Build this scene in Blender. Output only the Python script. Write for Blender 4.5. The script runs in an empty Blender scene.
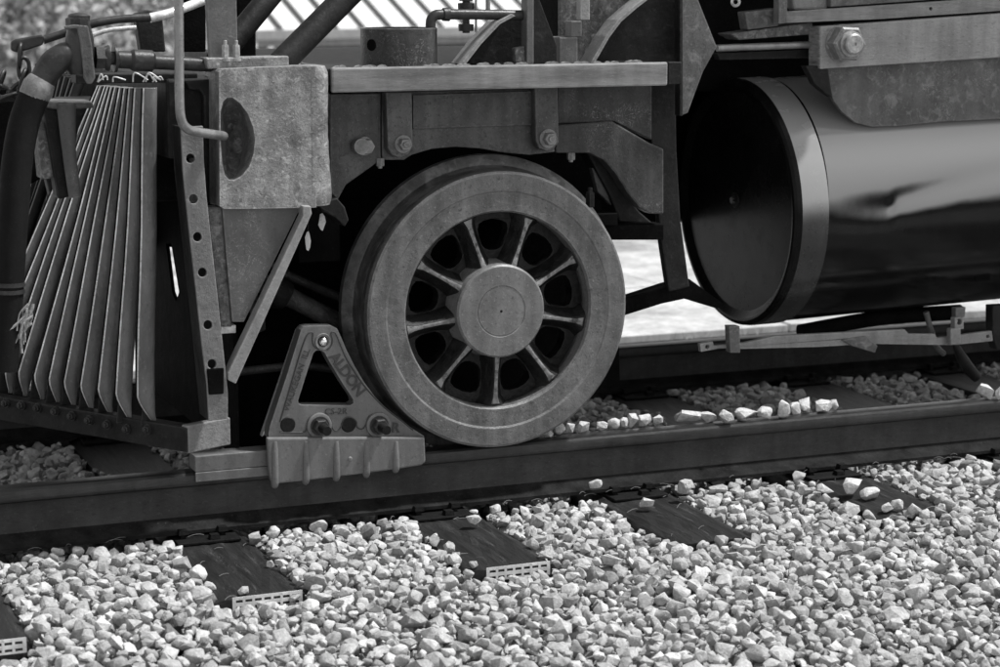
import bpy, bmesh, math, random
import numpy as np
from mathutils import Vector, Matrix
from mathutils.geometry import tessellate_polygon

random.seed(7); RNG = np.random.default_rng(11)
SC = bpy.context.scene
COL = SC.collection

# ------------------------------------------------------------------ camera, sky, sun, exposure
# world: X along the track (to the right), Y across it (away), Z up; rail top is z = 0, near rail y = 0
F = 2080.0
YAW = math.radians(22.0); PITCH = math.atan(358.0 / F)
FW = Vector((math.sin(YAW)*math.cos(PITCH), math.cos(YAW)*math.cos(PITCH), -math.sin(PITCH)))
RT = Vector((math.cos(YAW), -math.sin(YAW), 0.0)); UP = RT.cross(FW)
CAM = Vector((-2.4917, -6.25, 1.526))
cd = bpy.data.cameras.new('camera'); cam = bpy.data.objects.new('camera', cd); COL.objects.link(cam)
cam.matrix_world = Matrix(((RT.x, UP.x, -FW.x, CAM.x), (RT.y, UP.y, -FW.y, CAM.y), (RT.z, UP.z, -FW.z, CAM.z), (0, 0, 0, 1)))
cd.sensor_fit = 'HORIZONTAL'; cd.sensor_width = 36.0; cd.lens = F*36.0/1000.0
cd.clip_end = 2000.0; cd.clip_start = 0.05
cd.dof.use_dof = True; cd.dof.focus_distance = 6.55; cd.dof.aperture_fstop = 3.6
SC.camera = cam

TO_SUN = Vector((0.47, -0.10, 0.87)).normalized()
W = bpy.data.worlds.new('World'); SC.world = W; W.use_nodes = True
wn = W.node_tree.nodes; wl = W.node_tree.links
for n in list(wn): wn.remove(n)
sky = wn.new('ShaderNodeTexSky'); sky.sky_type = 'NISHITA'; sky.sun_disc = False
sky.sun_elevation = math.asin(TO_SUN.z); sky.sun_rotation = math.atan2(TO_SUN.x, TO_SUN.y)
bw = wn.new('ShaderNodeRGBToBW'); bg = wn.new('ShaderNodeBackground'); wo = wn.new('ShaderNodeOutputWorld')
bg.inputs['Strength'].default_value = 0.15
wl.new(sky.outputs[0], bw.inputs[0]); wl.new(bw.outputs[0], bg.inputs['Color']); wl.new(bg.outputs[0], wo.inputs['Surface'])
sd = bpy.data.lights.new('sun', 'SUN'); sd.energy = 3.3; sd.angle = math.radians(3.5); sd.color = (1, 1, 1)
sun = bpy.data.objects.new('sun', sd); COL.objects.link(sun)
sun.rotation_euler = TO_SUN.to_track_quat('Z', 'Y').to_euler()
SC.view_settings.view_transform = 'Standard'; SC.view_settings.look = 'None'
SC.view_settings.exposure = 0.55; SC.view_settings.gamma = 1.0; SC.view_settings.use_curve_mapping = False

# ------------------------------------------------------------------ helpers
def at(px, py, Y):
    """the place on the upright plane at distance Y across the track that a surveyed picture point belongs to"""
    d = FW + RT*((px-500.0)/F) + UP*((333.5-py)/F)
    return CAM + d*((Y-CAM.y)/d.y)
def on(px, py, Z):
    d = FW + RT*((px-500.0)/F) + UP*((333.5-py)/F)
    return CAM + d*((Z-CAM.z)/d.z)

def mat(name, c, rough=.6, metal=0.0, var=.25, scale=9.0, bump=.2, bscale=140.0, spec=.5, dust=0.0, dust_c=.45, dust_scale=35.0, dlo=.56, stretch=None, coat=0.0, scratch=0.0, grit=.6, streak=.22, wear=0.0):
    m = bpy.data.materials.new(name); m.use_nodes = True
    nt = m.node_tree; N = nt.nodes; L = nt.links
    p = N['Principled BSDF']
    tc = N.new('ShaderNodeTexCoord'); mp = N.new('ShaderNodeMapping'); L.new(tc.outputs['Object'], mp.inputs[0])
    if stretch: mp.inputs['Scale'].default_value = stretch
    def noise(s, det=6.0, ro=.6, dist=0.0):
        n = N.new('ShaderNodeTexNoise'); n.inputs['Scale'].default_value = s; n.inputs['Detail'].default_value = det
        n.inputs['Roughness'].default_value = ro; n.inputs['Distortion'].default_value = dist
        L.new(mp.outputs[0], n.inputs['Vector']); return n
    n1 = noise(scale)
    cr = N.new('ShaderNodeValToRGB'); e = cr.color_ramp.elements
    lo = c*(1-var); hi = c*(1+var)
    e[0].position = .32; e[0].color = (lo, lo, lo, 1); e[1].position = .70; e[1].color = (hi, hi, hi, 1)
    L.new(n1.outputs['Fac'], cr.inputs[0]); col = cr.outputs[0]
    def ramp(sock, a, b, ca=0.0, cb=1.0):
        r = N.new('ShaderNodeMapRange'); r.inputs['From Min'].default_value = a; r.inputs['From Max'].default_value = b
        r.inputs['To Min'].default_value = ca; r.inputs['To Max'].default_value = cb; L.new(sock, r.inputs['Value']); return r.outputs[0]
    def blend(fac, col, c2):
        mx = N.new('ShaderNodeMixRGB'); mx.inputs[2].default_value = (c2, c2, c2, 1); L.new(fac, mx.inputs[0]); L.new(col, mx.inputs[1]); return mx.outputs[0]
    if streak > 0:                                   # rain streaks and smudges
        m2 = N.new('ShaderNodeMapping'); m2.inputs['Scale'].default_value = (22, 22, 2.2); L.new(tc.outputs['Object'], m2.inputs[0])
        ns = N.new('ShaderNodeTexNoise'); ns.inputs['Scale'].default_value = 1.0; ns.inputs['Detail'].default_value = 5; L.new(m2.outputs[0], ns.inputs['Vector'])
        mm = N.new('ShaderNodeMixRGB'); mm.blend_type = 'MULTIPLY'; mm.inputs[0].default_value = 1.0; L.new(col, mm.inputs[1]); L.new(ramp(ns.outputs['Fac'], .3, .7, 1-streak, 1+streak*.7), mm.inputs[2]); col = mm.outputs[0]
    if grit > 0:                                     # pinholes and chips
        g1 = noise(85.0, 4.0, .65); col = blend(ramp(g1.outputs['Fac'], .56, .70, 0, grit*.8), col, c*.3)
        g2 = noise(120.0, 3.0, .6); col = blend(ramp(g2.outputs['Fac'], .60, .74, 0, grit*.7), col, min(.8, c*2.0+.02))
    if dust > 0:
        n2 = noise(dust_scale, 8.0, .7, .6)
        r2 = N.new('ShaderNodeValToRGB'); r2.color_ramp.elements[0].position = dlo; r2.color_ramp.elements[1].position = dlo+.14
        L.new(n2.outputs['Fac'], r2.inputs[0])
        mu = N.new('ShaderNodeMath'); mu.operation = 'MULTIPLY'; mu.inputs[1].default_value = dust; L.new(r2.outputs[0], mu.inputs[0])
        mx = N.new('ShaderNodeMixRGB'); mx.inputs[2].default_value = (dust_c, dust_c, dust_c, 1)
        L.new(mu.outputs[0], mx.inputs[0]); L.new(col, mx.inputs[1]); col = mx.outputs[0]
    if scratch > 0:
        w = N.new('ShaderNodeTexNoise'); w.inputs['Scale'].default_value = 28; w.inputs['Detail'].default_value = 3; w.inputs['Distortion'].default_value = 2.5
        L.new(mp.outputs[0], w.inputs['Vector'])
        a = N.new('ShaderNodeMath'); a.operation = 'SUBTRACT'; a.inputs[1].default_value = .5; L.new(w.outputs['Fac'], a.inputs[0])
        b = N.new('ShaderNodeMath'); b.operation = 'ABSOLUTE'; L.new(a.outputs[0], b.inputs[0])
        r3 = N.new('ShaderNodeValToRGB'); r3.color_ramp.elements[0].position = 0.0; r3.color_ramp.elements[0].color = (1, 1, 1, 1)
        r3.color_ramp.elements[1].position = .012; r3.color_ramp.elements[1].color = (0, 0, 0, 1); L.new(b.outputs[0], r3.inputs[0])
        g = noise(5.0, 3.0); r4 = N.new('ShaderNodeValToRGB'); r4.color_ramp.elements[0].position = .5; r4.color_ramp.elements[1].position = .65; L.new(g.outputs['Fac'], r4.inputs[0])
        mu = N.new('ShaderNodeMath'); mu.operation = 'MULTIPLY'; L.new(r3.outputs[0], mu.inputs[0]); L.new(r4.outputs[0], mu.inputs[1])
        mu2 = N.new('ShaderNodeMath'); mu2.operation = 'MULTIPLY'; mu2.inputs[1].default_value = scratch; L.new(mu.outputs[0], mu2.inputs[0])
        mx = N.new('ShaderNodeMixRGB'); mx.inputs[2].default_value = (.5, .5, .5, 1)
        L.new(mu2.outputs[0], mx.inputs[0]); L.new(col, mx.inputs[1]); col = mx.outputs[0]
    if wear > 0:                                     # paint rubbed off the corners
        bv = N.new('ShaderNodeBevel'); bv.samples = 4; bv.inputs['Radius'].default_value = .009; ge = N.new('ShaderNodeNewGeometry')
        dt = N.new('ShaderNodeVectorMath'); dt.operation = 'DOT_PRODUCT'; L.new(bv.outputs[0], dt.inputs[0]); L.new(ge.outputs['Normal'], dt.inputs[1])
        nw = noise(48.0, 5.0, .7); ed = ramp(dt.outputs['Value'], .995, .90, 0, 1)
        mw = N.new('ShaderNodeMath'); mw.operation = 'MULTIPLY'; L.new(ed, mw.inputs[0]); L.new(ramp(nw.outputs['Fac'], .40, .60, .15, 1), mw.inputs[1])
        mw2 = N.new('ShaderNodeMath'); mw2.operation = 'MULTIPLY'; mw2.inputs[1].default_value = wear; L.new(mw.outputs[0], mw2.inputs[0]); col = blend(mw2.outputs[0], col, min(.7, c*1.7+.10))
    L.new(col, p.inputs['Base Color'])
    p.inputs['Metallic'].default_value = metal; p.inputs['Specular IOR Level'].default_value = spec
    rr = N.new('ShaderNodeMapRange'); rr.inputs['To Min'].default_value = max(.03, rough-.12); rr.inputs['To Max'].default_value = min(1, rough+.12)
    nr = noise(scale*2.3); L.new(nr.outputs['Fac'], rr.inputs['Value']); L.new(rr.outputs[0], p.inputs['Roughness'])
    if coat: p.inputs['Coat Weight'].default_value = coat; p.inputs['Coat Roughness'].default_value = .08
    if bump > 0:
        n3 = noise(bscale*.75, 6.0, .7); n4 = noise(bscale*.15, 3.0); bp = N.new('ShaderNodeBump'); bp.inputs['Strength'].default_value = bump; bp.inputs['Distance'].default_value = .005
        sm = N.new('ShaderNodeMath'); sm.operation = 'MULTIPLY_ADD'; sm.inputs[1].default_value = 1.6; L.new(n4.outputs['Fac'], sm.inputs[0]); L.new(n3.outputs['Fac'], sm.inputs[2])
        L.new(sm.outputs[0], bp.inputs['Height']); L.new(bp.outputs[0], p.inputs['Normal'])
    return m

def link(name, me, m, parent=None, label=None, cat=None, group=None, kind=None):
    o = bpy.data.objects.new(name, me); COL.objects.link(o)
    for mm in (m if isinstance(m, (list, tuple)) else [m]): me.materials.append(mm)
    if parent: o.parent = parent
    tag(o, label, cat, group, kind); return o
def tag(o, label=None, cat=None, group=None, kind=None):
    if label: o['label'] = label
    if cat: o['category'] = cat
    if group: o['group'] = group
    if kind: o['kind'] = kind
    return o
def empty(name, loc=(0, 0, 0), **k):
    o = bpy.data.objects.new(name, None); COL.objects.link(o); o.location = loc; o.empty_display_size = .1; return tag(o, **k)
def bevel(o, w, seg=2):
    if w > 0:
        b = o.modifiers.new('bevel', 'BEVEL'); b.width = w; b.segments = seg; b.limit_method = 'ANGLE'; b.angle_limit = math.radians(35); b.harden_normals = False
    return o
def pydata(verts, faces, smooth=False, ang=35):
    me = bpy.data.meshes.new('m'); me.from_pydata([tuple(v) for v in verts], [], faces); me.update()
    bm = bmesh.new(); bm.from_mesh(me); bmesh.ops.recalc_face_normals(bm, faces=bm.faces); bm.to_mesh(me); bm.free()
    if smooth: me.shade_smooth(); me.set_sharp_from_angle(angle=math.radians(ang))
    return me

def slab(name, pts, ext, m, parent, holes=(), bev=.004, smooth=False, **k):
    """a plate: planar outline pts (3D), holes, pushed by vector ext"""
    ext = Vector(ext); rings = [list(map(Vector, pts))] + [list(map(Vector, h)) for h in holes]
    V = [v for r in rings for v in r]; n = len(V); verts = V + [v+ext for v in V]; faces = []
    if holes:
        for t in tessellate_polygon(rings): faces.append(tuple(t)); faces.append(tuple(i+n for i in reversed(t)))
    else:
        faces.append(tuple(range(n))); faces.append(tuple(reversed(range(n, 2*n))))
    o = 0
    for r in rings:
        q = len(r)
        for i in range(q): a, b = o+i, o+(i+1) % q; faces.append((a, b, b+n, a+n))
        o += q
    me = pydata(verts, faces, smooth)
    return bevel(link(name, me, m, parent, **k), bev)
def plate(name, px, Y, depth, m, parent, holes=(), **k):
    return slab(name, [at(x, y, Y) for x, y in px], (0, depth, 0), m, parent, [[at(x, y, Y) for x, y in h] for h in holes], **k)
def circ(cx, cy, r, n=16, ry=None):
    return [(cx+r*math.cos(2*math.pi*i/n), cy+(ry or r)*math.sin(2*math.pi*i/n)) for i in range(n)]
def box(name, x0, x1, y0, y1, z0, z1, m, parent, bev=.004, **k):
    return slab(name, [(x0, y0, z0), (x1, y0, z0), (x1, y0, z1), (x0, y0, z1)], (0, y1-y0, 0), m, parent, bev=bev, **k)

def tube_mesh(pts, r, n=12, sub=6, closed=False):
    P = [Vector(p) for p in pts]; R = list(r) if isinstance(r, (list, tuple)) else [r]*len(P)
    if sub > 1 and len(P) > 2:                       # Catmull-Rom through the points
        Q, S = [], []
        for i in range(len(P)-1):
            p0, p1, p2, p3 = P[max(i-1, 0)], P[i], P[i+1], P[min(i+2, len(P)-1)]
            for j in range(sub):
                t = j/sub
                Q.append(.5*((2*p1)+(p2-p0)*t+(2*p0-5*p1+4*p2-p3)*t*t+(3*p1-p0-3*p2+p3)*t**3)); S.append(R[i]*(1-t)+R[i+1]*t)
        Q.append(P[-1]); S.append(R[-1]); P, R = Q, S
    V, Fc = [], []
    u = None
    for i, p in enumerate(P):
        d = (P[min(i+1, len(P)-1)]-P[max(i-1, 0)]).normalized()
        if u is None: u = d.cross(Vector((0, 0, 1)) if abs(d.z) < .9 else Vector((1, 0, 0))).normalized()
        else: u = (u-d*u.dot(d)).normalized()
        v = d.cross(u)
        for j in range(n):
            a = 2*math.pi*j/n; V.append(p+(u*math.cos(a)+v*math.sin(a))*R[i])
    for i in range(len(P)-1):
        for j in range(n):
            a = i*n+j; b = i*n+(j+1) % n; Fc.append((a, b, b+n, a+n))
    Fc.append(tuple(range(n))); Fc.append(tuple(reversed(range(len(V)-n, len(V)))))
    return pydata(V, Fc, True, 50)
def tube(name, pts, r, m, parent, n=12, sub=6, **k): return link(name, tube_mesh(pts, r, n, sub), m, parent, **k)
def ptube(name, px, Y, r, m, parent, **k):
    Ys = Y if isinstance(Y, (list, tuple)) else [Y]*len(px)
    return tube(name, [at(a, b, c) for (a, b), c in zip(px, Ys)], r, m, parent, **k)

def lathe(name, prof, org, axis, m, parent, n=64, smooth=True, ang=30, **k):
    """prof: (along axis, radius)"""
    org = Vector(org); ax = Vector(axis).normalized(); u = ax.orthogonal().normalized(); v = ax.cross(u); V, Fc = [], []; idx = []
    for d, r in prof:
        if r < 1e-6: idx.append([len(V)]); V.append(org+ax*d)
        else:
            idx.append(list(range(len(V), len(V)+n)))
            for j in range(n):
                a = 2*math.pi*j/n; V.append(org+ax*d+(u*math.cos(a)+v*math.sin(a))*r)
    for A, B in zip(idx, idx[1:]):
        for j in range(n):
            q = (j+1) % n
            if len(A) == 1 and len(B) > 1: Fc.append((A[0], B[j], B[q]))
            elif len(B) == 1 and len(A) > 1: Fc.append((A[j], B[0], A[q]))
            elif len(A) > 1: Fc.append((A[j], B[j], B[q], A[q]))
    return link(name, pydata(V, Fc, smooth, ang), m, parent, **k)
def hexbolt(name, c, r, h, m, parent, axis=(0, -1, 0), washer=1.35, rot=0.3, tip=.5):
    c = Vector(c); ax = Vector(axis).normalized(); u = ax.orthogonal().normalized(); v = ax.cross(u); V, Fc = [], []
    def ring(d, rr, n, ro=0):
        s = len(V)
        for j in range(n):
            a = 2*math.pi*j/n+ro; V.append(c+ax*d+(u*math.cos(a)+v*math.sin(a))*rr)
        return list(range(s, s+n))
    def join(A, B):
        n = len(A)
        for j in range(n): Fc.append((A[j], A[(j+1) % n], B[(j+1) % n], B[j]))
    if washer:
        a = ring(-.003, r*washer, 24); b = ring(.005, r*washer, 24); join(a, b); Fc.append(tuple(b))
    a = ring(0, r, 6, rot); b = ring(h*.86, r, 6, rot); d = ring(h, r*.88, 6, rot); join(a, b); join(b, d); Fc.append(tuple(d))
    if tip:
        a = ring(h*.9, r*tip, 16); b = ring(h*1.25, r*tip, 16); e = ring(h*1.3, r*tip*.8, 16); join(a, b); join(b, e); Fc.append(tuple(e))
    return link(name, pydata(V, Fc), m, parent)
def text(name, s, size, org, right, upv, m, parent, extrude=.0015, space=1.0, bold=0.0):
    cu = bpy.data.curves.new('t', 'FONT'); cu.body = s; cu.size = size; cu.extrude = extrude; cu.align_x = 'CENTER'; cu.align_y = 'CENTER'
    cu.space_character = space; cu.offset = bold; cu.resolution_u = 3
    t = bpy.data.objects.new('t', cu); COL.objects.link(t); bpy.context.view_layer.update()
    me = bpy.data.meshes.new_from_object(t.evaluated_get(bpy.context.evaluated_depsgraph_get())); bpy.data.objects.remove(t)
    R = Vector(right).normalized(); U = (Vector(upv)-R*Vector(upv).dot(R)).normalized(); Nn = R.cross(U)
    M = Matrix(((R.x, U.x, Nn.x, org[0]), (R.y, U.y, Nn.y, org[1]), (R.z, U.z, Nn.z, org[2]), (0, 0, 0, 1))); me.transform(M); me.materials.clear()
    return link(name, me, m, parent)

# ------------------------------------------------------------------ materials
M = dict(
    lip=mat('faded lip paint', .22, .42, var=.4, scale=6, bump=.12, dust=.35, dust_c=.42, dust_scale=9, stretch=(.5, 1, 4), scratch=.5, wear=0.8),
    casting=mat('rough cast iron paint', .25, .40, var=.48, scale=13, bump=.8, bscale=160, dust=.8, dust_c=.62, dust_scale=34, dlo=.56, grit=1.0, streak=.4, wear=0.7),
    casting_dark=mat('rusty pocket', .13, .7, var=.5, scale=40, bump=.8, bscale=120, dust=.8, dust_c=.36, dust_scale=45, dlo=.52, grit=1),
    rim=mat('wheel rim paint', .135, .42, grit=1.1, streak=.35, var=.28, scale=12, bump=.35, bscale=240, dust=.35, dust_c=.30, dust_scale=110, dlo=.62, wear=0.6),
    tread=mat('worn tread steel', .085, .42, metal=.3, var=.45, scale=22, bump=.2, dust=.7, dust_c=.2, dust_scale=12, dlo=.5),
    ridge=mat('chipped spoke edge', .25, .7, var=.4, scale=50, bump=.4, dust=.9, dust_c=.03, dust_scale=38, dlo=.50),
    web=mat('oily black spoke web', .010, .40, spec=.3, var=.8, scale=30, bump=.6, dust=.35, dust_c=.05, dust_scale=40),
    hub=mat('hub cover paint', .17, .42, grit=.9, streak=.3, var=.2, scale=16, bump=.2, dust=.4, dust_c=.11, dust_scale=70, dlo=.66, wear=0.4),
    frame=mat('crackled frame paint', .085, .38, var=.4, scale=9, bump=.7, bscale=90, dust=.8, dust_c=.03, dust_scale=60, dlo=.54, grit=1.2, streak=.4, wear=0.75),
    frame_b=mat('smooth frame paint', .055, .34, spec=.3, var=.35, scale=7, bump=.3, dust=.5, dust_c=.03, dust_scale=60, scratch=.8, grit=.9, streak=.4, wear=0.7),
    dark=mat('dark greasy steel', .014, .55, spec=.22, var=.5, scale=14, bump=.4, bscale=80, dust=.3, dust_c=.08, dust_scale=40, wear=0.35),
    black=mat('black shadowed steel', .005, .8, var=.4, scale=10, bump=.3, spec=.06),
    slat=mat('pilot slat paint', .17, .36, var=.35, scale=10, bump=.3, bscale=160, dust=.35, dust_c=.30, dust_scale=60, stretch=(1, 1, .4)),
    edge=mat('bare worn steel edge', .85, .30, metal=.4, var=.25, scale=40, bump=.2, dust=.5, dust_c=.2, dust_scale=30),
    strap=mat('hammered grey strap', .17, .6, var=.10, scale=12, bump=.6, bscale=150, dust=.2, dust_c=.3, dust_scale=80, wear=0.7),
    gusset=mat('grey gusset paint', .115, .55, var=.16, scale=10, bump=.2, scratch=.7, wear=0.7),
    brace=mat('light grey brace paint', .26, .6, var=.1, scale=12, bump=.4, bscale=150, wear=0.6),
    tank=mat('glossy black tank paint', .007, .17, metal=.0, var=.3, scale=5, bump=.0, spec=.28, grit=.25, dust=.5, dust_c=.05, dust_scale=50, dlo=.66),
    cap=mat('dull black cap paint', .008, .26, var=.4, scale=6, bump=.05, bscale=14, spec=.11, dust=.5, dust_c=.04, dust_scale=40, dlo=.68, grit=.3),
    band=mat('tank band paint', .03, .25, var=.2, scale=8, bump=.08, bscale=40, spec=.7),
    sill=mat('weathered painted sill', .30, .6, var=.2, scale=7, bump=.5, bscale=160, scratch=.6, stretch=(.6, 1, 1.3), wear=0.5),
    sill_end=mat('sill end grain', .26, .8, var=.5, scale=25, bump=.8, bscale=60, stretch=(1, 1, 6)),
    scuffed=mat('scuffed steel plate', .10, .55, var=.35, scale=9, bump=.4, dust=.5, dust_c=.30, dust_scale=26, dlo=.52, scratch=.8, wear=0.6),
    bolt=mat('bolt steel', .22, .5, metal=.2, var=.3, scale=50, bump=.3, dust=.4, dust_c=.08, dust_scale=80, wear=0.6),
    bolt_lt=mat('bright bolt steel', .38, .4, metal=.3, var=.3, scale=60, bump=.2, dust=.3, dust_c=.1, dust_scale=90),
    rod=mat('bare rod steel', .28, .35, metal=.5, var=.25, scale=20, bump=.15),
    hose=mat('black rubber hose', .006, .75, spec=.2, var=.2, scale=14, bump=.25, bscale=100),
    brass=mat('dull fitting metal', .035, .4, metal=.2, var=.35, scale=25, bump=.2, dust=.3, dust_c=.15, dust_scale=30),
    pin=mat('polished pin', .95, .18, metal=1.0, var=.05, bump=0, grit=0, streak=0),
    galv=mat('galvanised strip', .72, .5, var=.15, scale=30, bump=.1),
    rope=mat('frayed rope', .34, .9, var=.4, scale=60, bump=.4),
    rail=mat('dark rail steel', .050, .6, var=.35, scale=9, bump=.5, bscale=110, dust=.25, dust_c=.05, dust_scale=30, stretch=(.5, 1, 1), spec=.25),
    rail_side=mat('rail head side', .065, .6, var=.25, scale=10, bump=.3, stretch=(.4, 1, 3), spec=.3),
    rail_foot=mat('rail foot in painted shade', .020, .85, var=.5, scale=12, bump=.4, spec=.05, dust=.3, dust_c=.03, dust_scale=40),  # darkened to paint shade on a foot that the sun reaches
    rail_top=mat('rail head steel', .02, .38, metal=.2, var=.3, scale=8, bump=.15),
    plate=mat('rusty tie plate', .007, .7, spec=.15, var=.4, scale=25, bump=.5),
    tie=mat('creosoted timber', .011, .5, var=.6, scale=9, bump=.8, bscale=14, stretch=(5, .5, 4), dust=.8, dust_c=.085, dust_scale=5, dlo=.58, grit=.5, streak=0, scratch=.35),
    chock=mat('chock grey enamel', .15, .45, var=.07, scale=9, bump=.12, bscale=260, wear=0.45),
    chock_relief_shade=mat('chock relief shade tone', .055, .6, var=.1, bump=0),  # dark tone painted on ribs and letters for the shading of the relief
    rubber=mat('dark plug', .012, .6, spec=.2, var=.3, scale=40, bump=.3),
    roof=mat('white metal roof', .80, .45, var=.05, scale=2, bump=0),
    seam=mat('dark roof seam', .05, .5, var=.1, bump=0),
    gutter=mat('grey gutter', .30, .5, var=.1, bump=0),
    wall=mat('dark shed wall', .06, .8, var=.2, bump=0),
    straw_green=mat('dry grass', .30, .8, var=.4, scale=6, bump=0, grit=0, streak=0),
    straw=mat('dry straw', .16, .8, var=.3, bump=0, grit=0, streak=0),
    bark=mat('shrub bark', .06, .9, var=.3, bump=.5),
    bed=mat('ballast fines', .06, .95, var=.4, scale=30, bump=1.0, bscale=45),
    ground=mat('dry ground', .32, .95, var=.6, scale=2.6, bump=.4, bscale=12),
    paving=mat('pale concrete', .44, .85, var=.35, scale=3.0, bump=.2, bscale=40),
    lot=mat('asphalt lot', .05, .9, var=.2, scale=1.5, bump=.4, bscale=60),
)
def leaf_mat():
    m = bpy.data.materials.new('sunlit leaves'); m.use_nodes = True; N = m.node_tree.nodes; L = m.node_tree.links; p = N['Principled BSDF']
    a = N.new('ShaderNodeAttribute'); a.attribute_name = 'tone'; mr = N.new('ShaderNodeMapRange'); mr.inputs['To Min'].default_value = .24; mr.inputs['To Max'].default_value = .75
    L.new(a.outputs['Fac'], mr.inputs['Value']); L.new(mr.outputs[0], p.inputs['Base Color']); p.inputs['Roughness'].default_value = .5
    t = N.new('ShaderNodeBsdfTranslucent'); L.new(mr.outputs[0], t.inputs['Color']); ad = N.new('ShaderNodeMixShader'); ad.inputs[0].default_value = .45
    L.new(p.outputs[0], ad.inputs[1]); L.new(t.outputs[0], ad.inputs[2]); L.new(ad.outputs[0], N['Material Output'].inputs['Surface']); return m
M['leaf'] = leaf_mat()
def dusty_lit_side(m, c, lo, hi):
    """pale upward side of a round surface: chalky dust and a painted sunlit half"""
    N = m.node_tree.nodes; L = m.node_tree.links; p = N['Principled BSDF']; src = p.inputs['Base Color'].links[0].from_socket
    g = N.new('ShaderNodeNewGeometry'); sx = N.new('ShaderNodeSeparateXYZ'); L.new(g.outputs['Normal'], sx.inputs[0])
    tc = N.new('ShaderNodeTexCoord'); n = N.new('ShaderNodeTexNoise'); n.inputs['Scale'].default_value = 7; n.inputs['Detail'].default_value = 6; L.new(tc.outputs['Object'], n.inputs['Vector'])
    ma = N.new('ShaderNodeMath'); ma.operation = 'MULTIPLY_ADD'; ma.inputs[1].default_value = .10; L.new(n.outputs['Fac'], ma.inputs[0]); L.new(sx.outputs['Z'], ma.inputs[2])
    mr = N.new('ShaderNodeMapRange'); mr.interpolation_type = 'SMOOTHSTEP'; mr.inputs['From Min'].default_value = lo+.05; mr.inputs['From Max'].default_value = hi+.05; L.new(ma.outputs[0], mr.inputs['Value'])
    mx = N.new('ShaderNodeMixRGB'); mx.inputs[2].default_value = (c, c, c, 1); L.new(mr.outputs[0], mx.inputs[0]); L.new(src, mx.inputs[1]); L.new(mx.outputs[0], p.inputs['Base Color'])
dusty_lit_side(M['tank'], .23, -.02, .10); dusty_lit_side(M['band'], .30, -.10, .14)  # dust film whose edge is placed at the sun's terminator, painting the lit half
def stone_mat():
    m = bpy.data.materials.new('pale limestone ballast'); m.use_nodes = True; N = m.node_tree.nodes; L = m.node_tree.links; p = N['Principled BSDF']
    a = N.new('ShaderNodeAttribute'); a.attribute_name = 'tone'
    tc = N.new('ShaderNodeTexCoord'); n = N.new('ShaderNodeTexNoise'); n.inputs['Scale'].default_value = 55; n.inputs['Detail'].default_value = 6; n.inputs['Roughness'].default_value = .7
    L.new(tc.outputs['Object'], n.inputs['Vector'])
    mr = N.new('ShaderNodeMapRange'); mr.inputs['From Min'].default_value = .3; mr.inputs['From Max'].default_value = .7; mr.inputs['To Min'].default_value = .58; mr.inputs['To Max'].default_value = 1.25
    L.new(n.outputs['Fac'], mr.inputs['Value'])
    mu = N.new('ShaderNodeMath'); mu.operation = 'MULTIPLY'; L.new(a.outputs['Fac'], mu.inputs[0]); L.new(mr.outputs[0], mu.inputs[1]); L.new(mu.outputs[0], p.inputs['Base Color'])
    p.inputs['Roughness'].default_value = .85; p.inputs['Specular IOR Level'].default_value = .3
    n2 = N.new('ShaderNodeTexNoise'); n2.inputs['Scale'].default_value = 130; n2.inputs['Detail'].default_value = 6; L.new(tc.outputs['Object'], n2.inputs['Vector'])
    b = N.new('ShaderNodeBump'); b.inputs['Strength'].default_value = .55; b.inputs['Distance'].default_value = .006; L.new(n2.outputs['Fac'], b.inputs['Height']); L.new(b.outputs[0], p.inputs['Normal'])
    return m
M['stone'] = stone_mat()

# ------------------------------------------------------------------ the setting: ground, paving, ballast bed
def gz(x, y):
    d = -(.34 + max(0, min(1, (-y-1.9)/1.0))*.06)
    if y > 14: d -= 1.3*min(1, (y-14)/12.0)
    return d
xs = sorted(set([-600, -300, -120, -60, -40] + list(range(-30, 61, 3)) + [80, 120, 300, 600]))
ys = sorted(set([-600, -200, -80, -40, -20, -10, -6, -4, -3, -2.4, -1.9, 0, 2, 4, 7, 10, 12] + list(range(14, 28, 2)) + [32, 40, 60, 100, 200, 400, 900]))
V = [(x, y, gz(x, y)) for y in ys for x in xs]; n = len(xs)
Fc = [(j*n+i, j*n+i+1, (j+1)*n+i+1, (j+1)*n+i) for j in range(len(ys)-1) for i in range(n-1)]
link('ground', pydata(V, Fc, True), M['ground'], kind='structure')
slab('road', [(-60, -4.2, -.385), (60, -4.2, -.385), (60, -14, -.385), (-60, -14, -.385)], (0, 0, .02), M['lot'], None, bev=0, kind='structure')
pav = empty('pavement', (0, 0, -.33), kind='structure')
for i in range(-12, 26):
    for j in range(2):
        o = slab('slab', [(i*1.5+.008, 3.25+j*1.5, -.335), (i*1.5+1.492, 3.25+j*1.5, -.335), (i*1.5+1.492, 4.735+j*1.5, -.335), (i*1.5+.008, 4.735+j*1.5, -.335)], (0, 0, .04+RNG.uniform(-.003, .003)), M['paving'], None, bev=.004)
        o.parent = pav; o.matrix_parent_inverse = Matrix.Translation((0, 0, .33))

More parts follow.
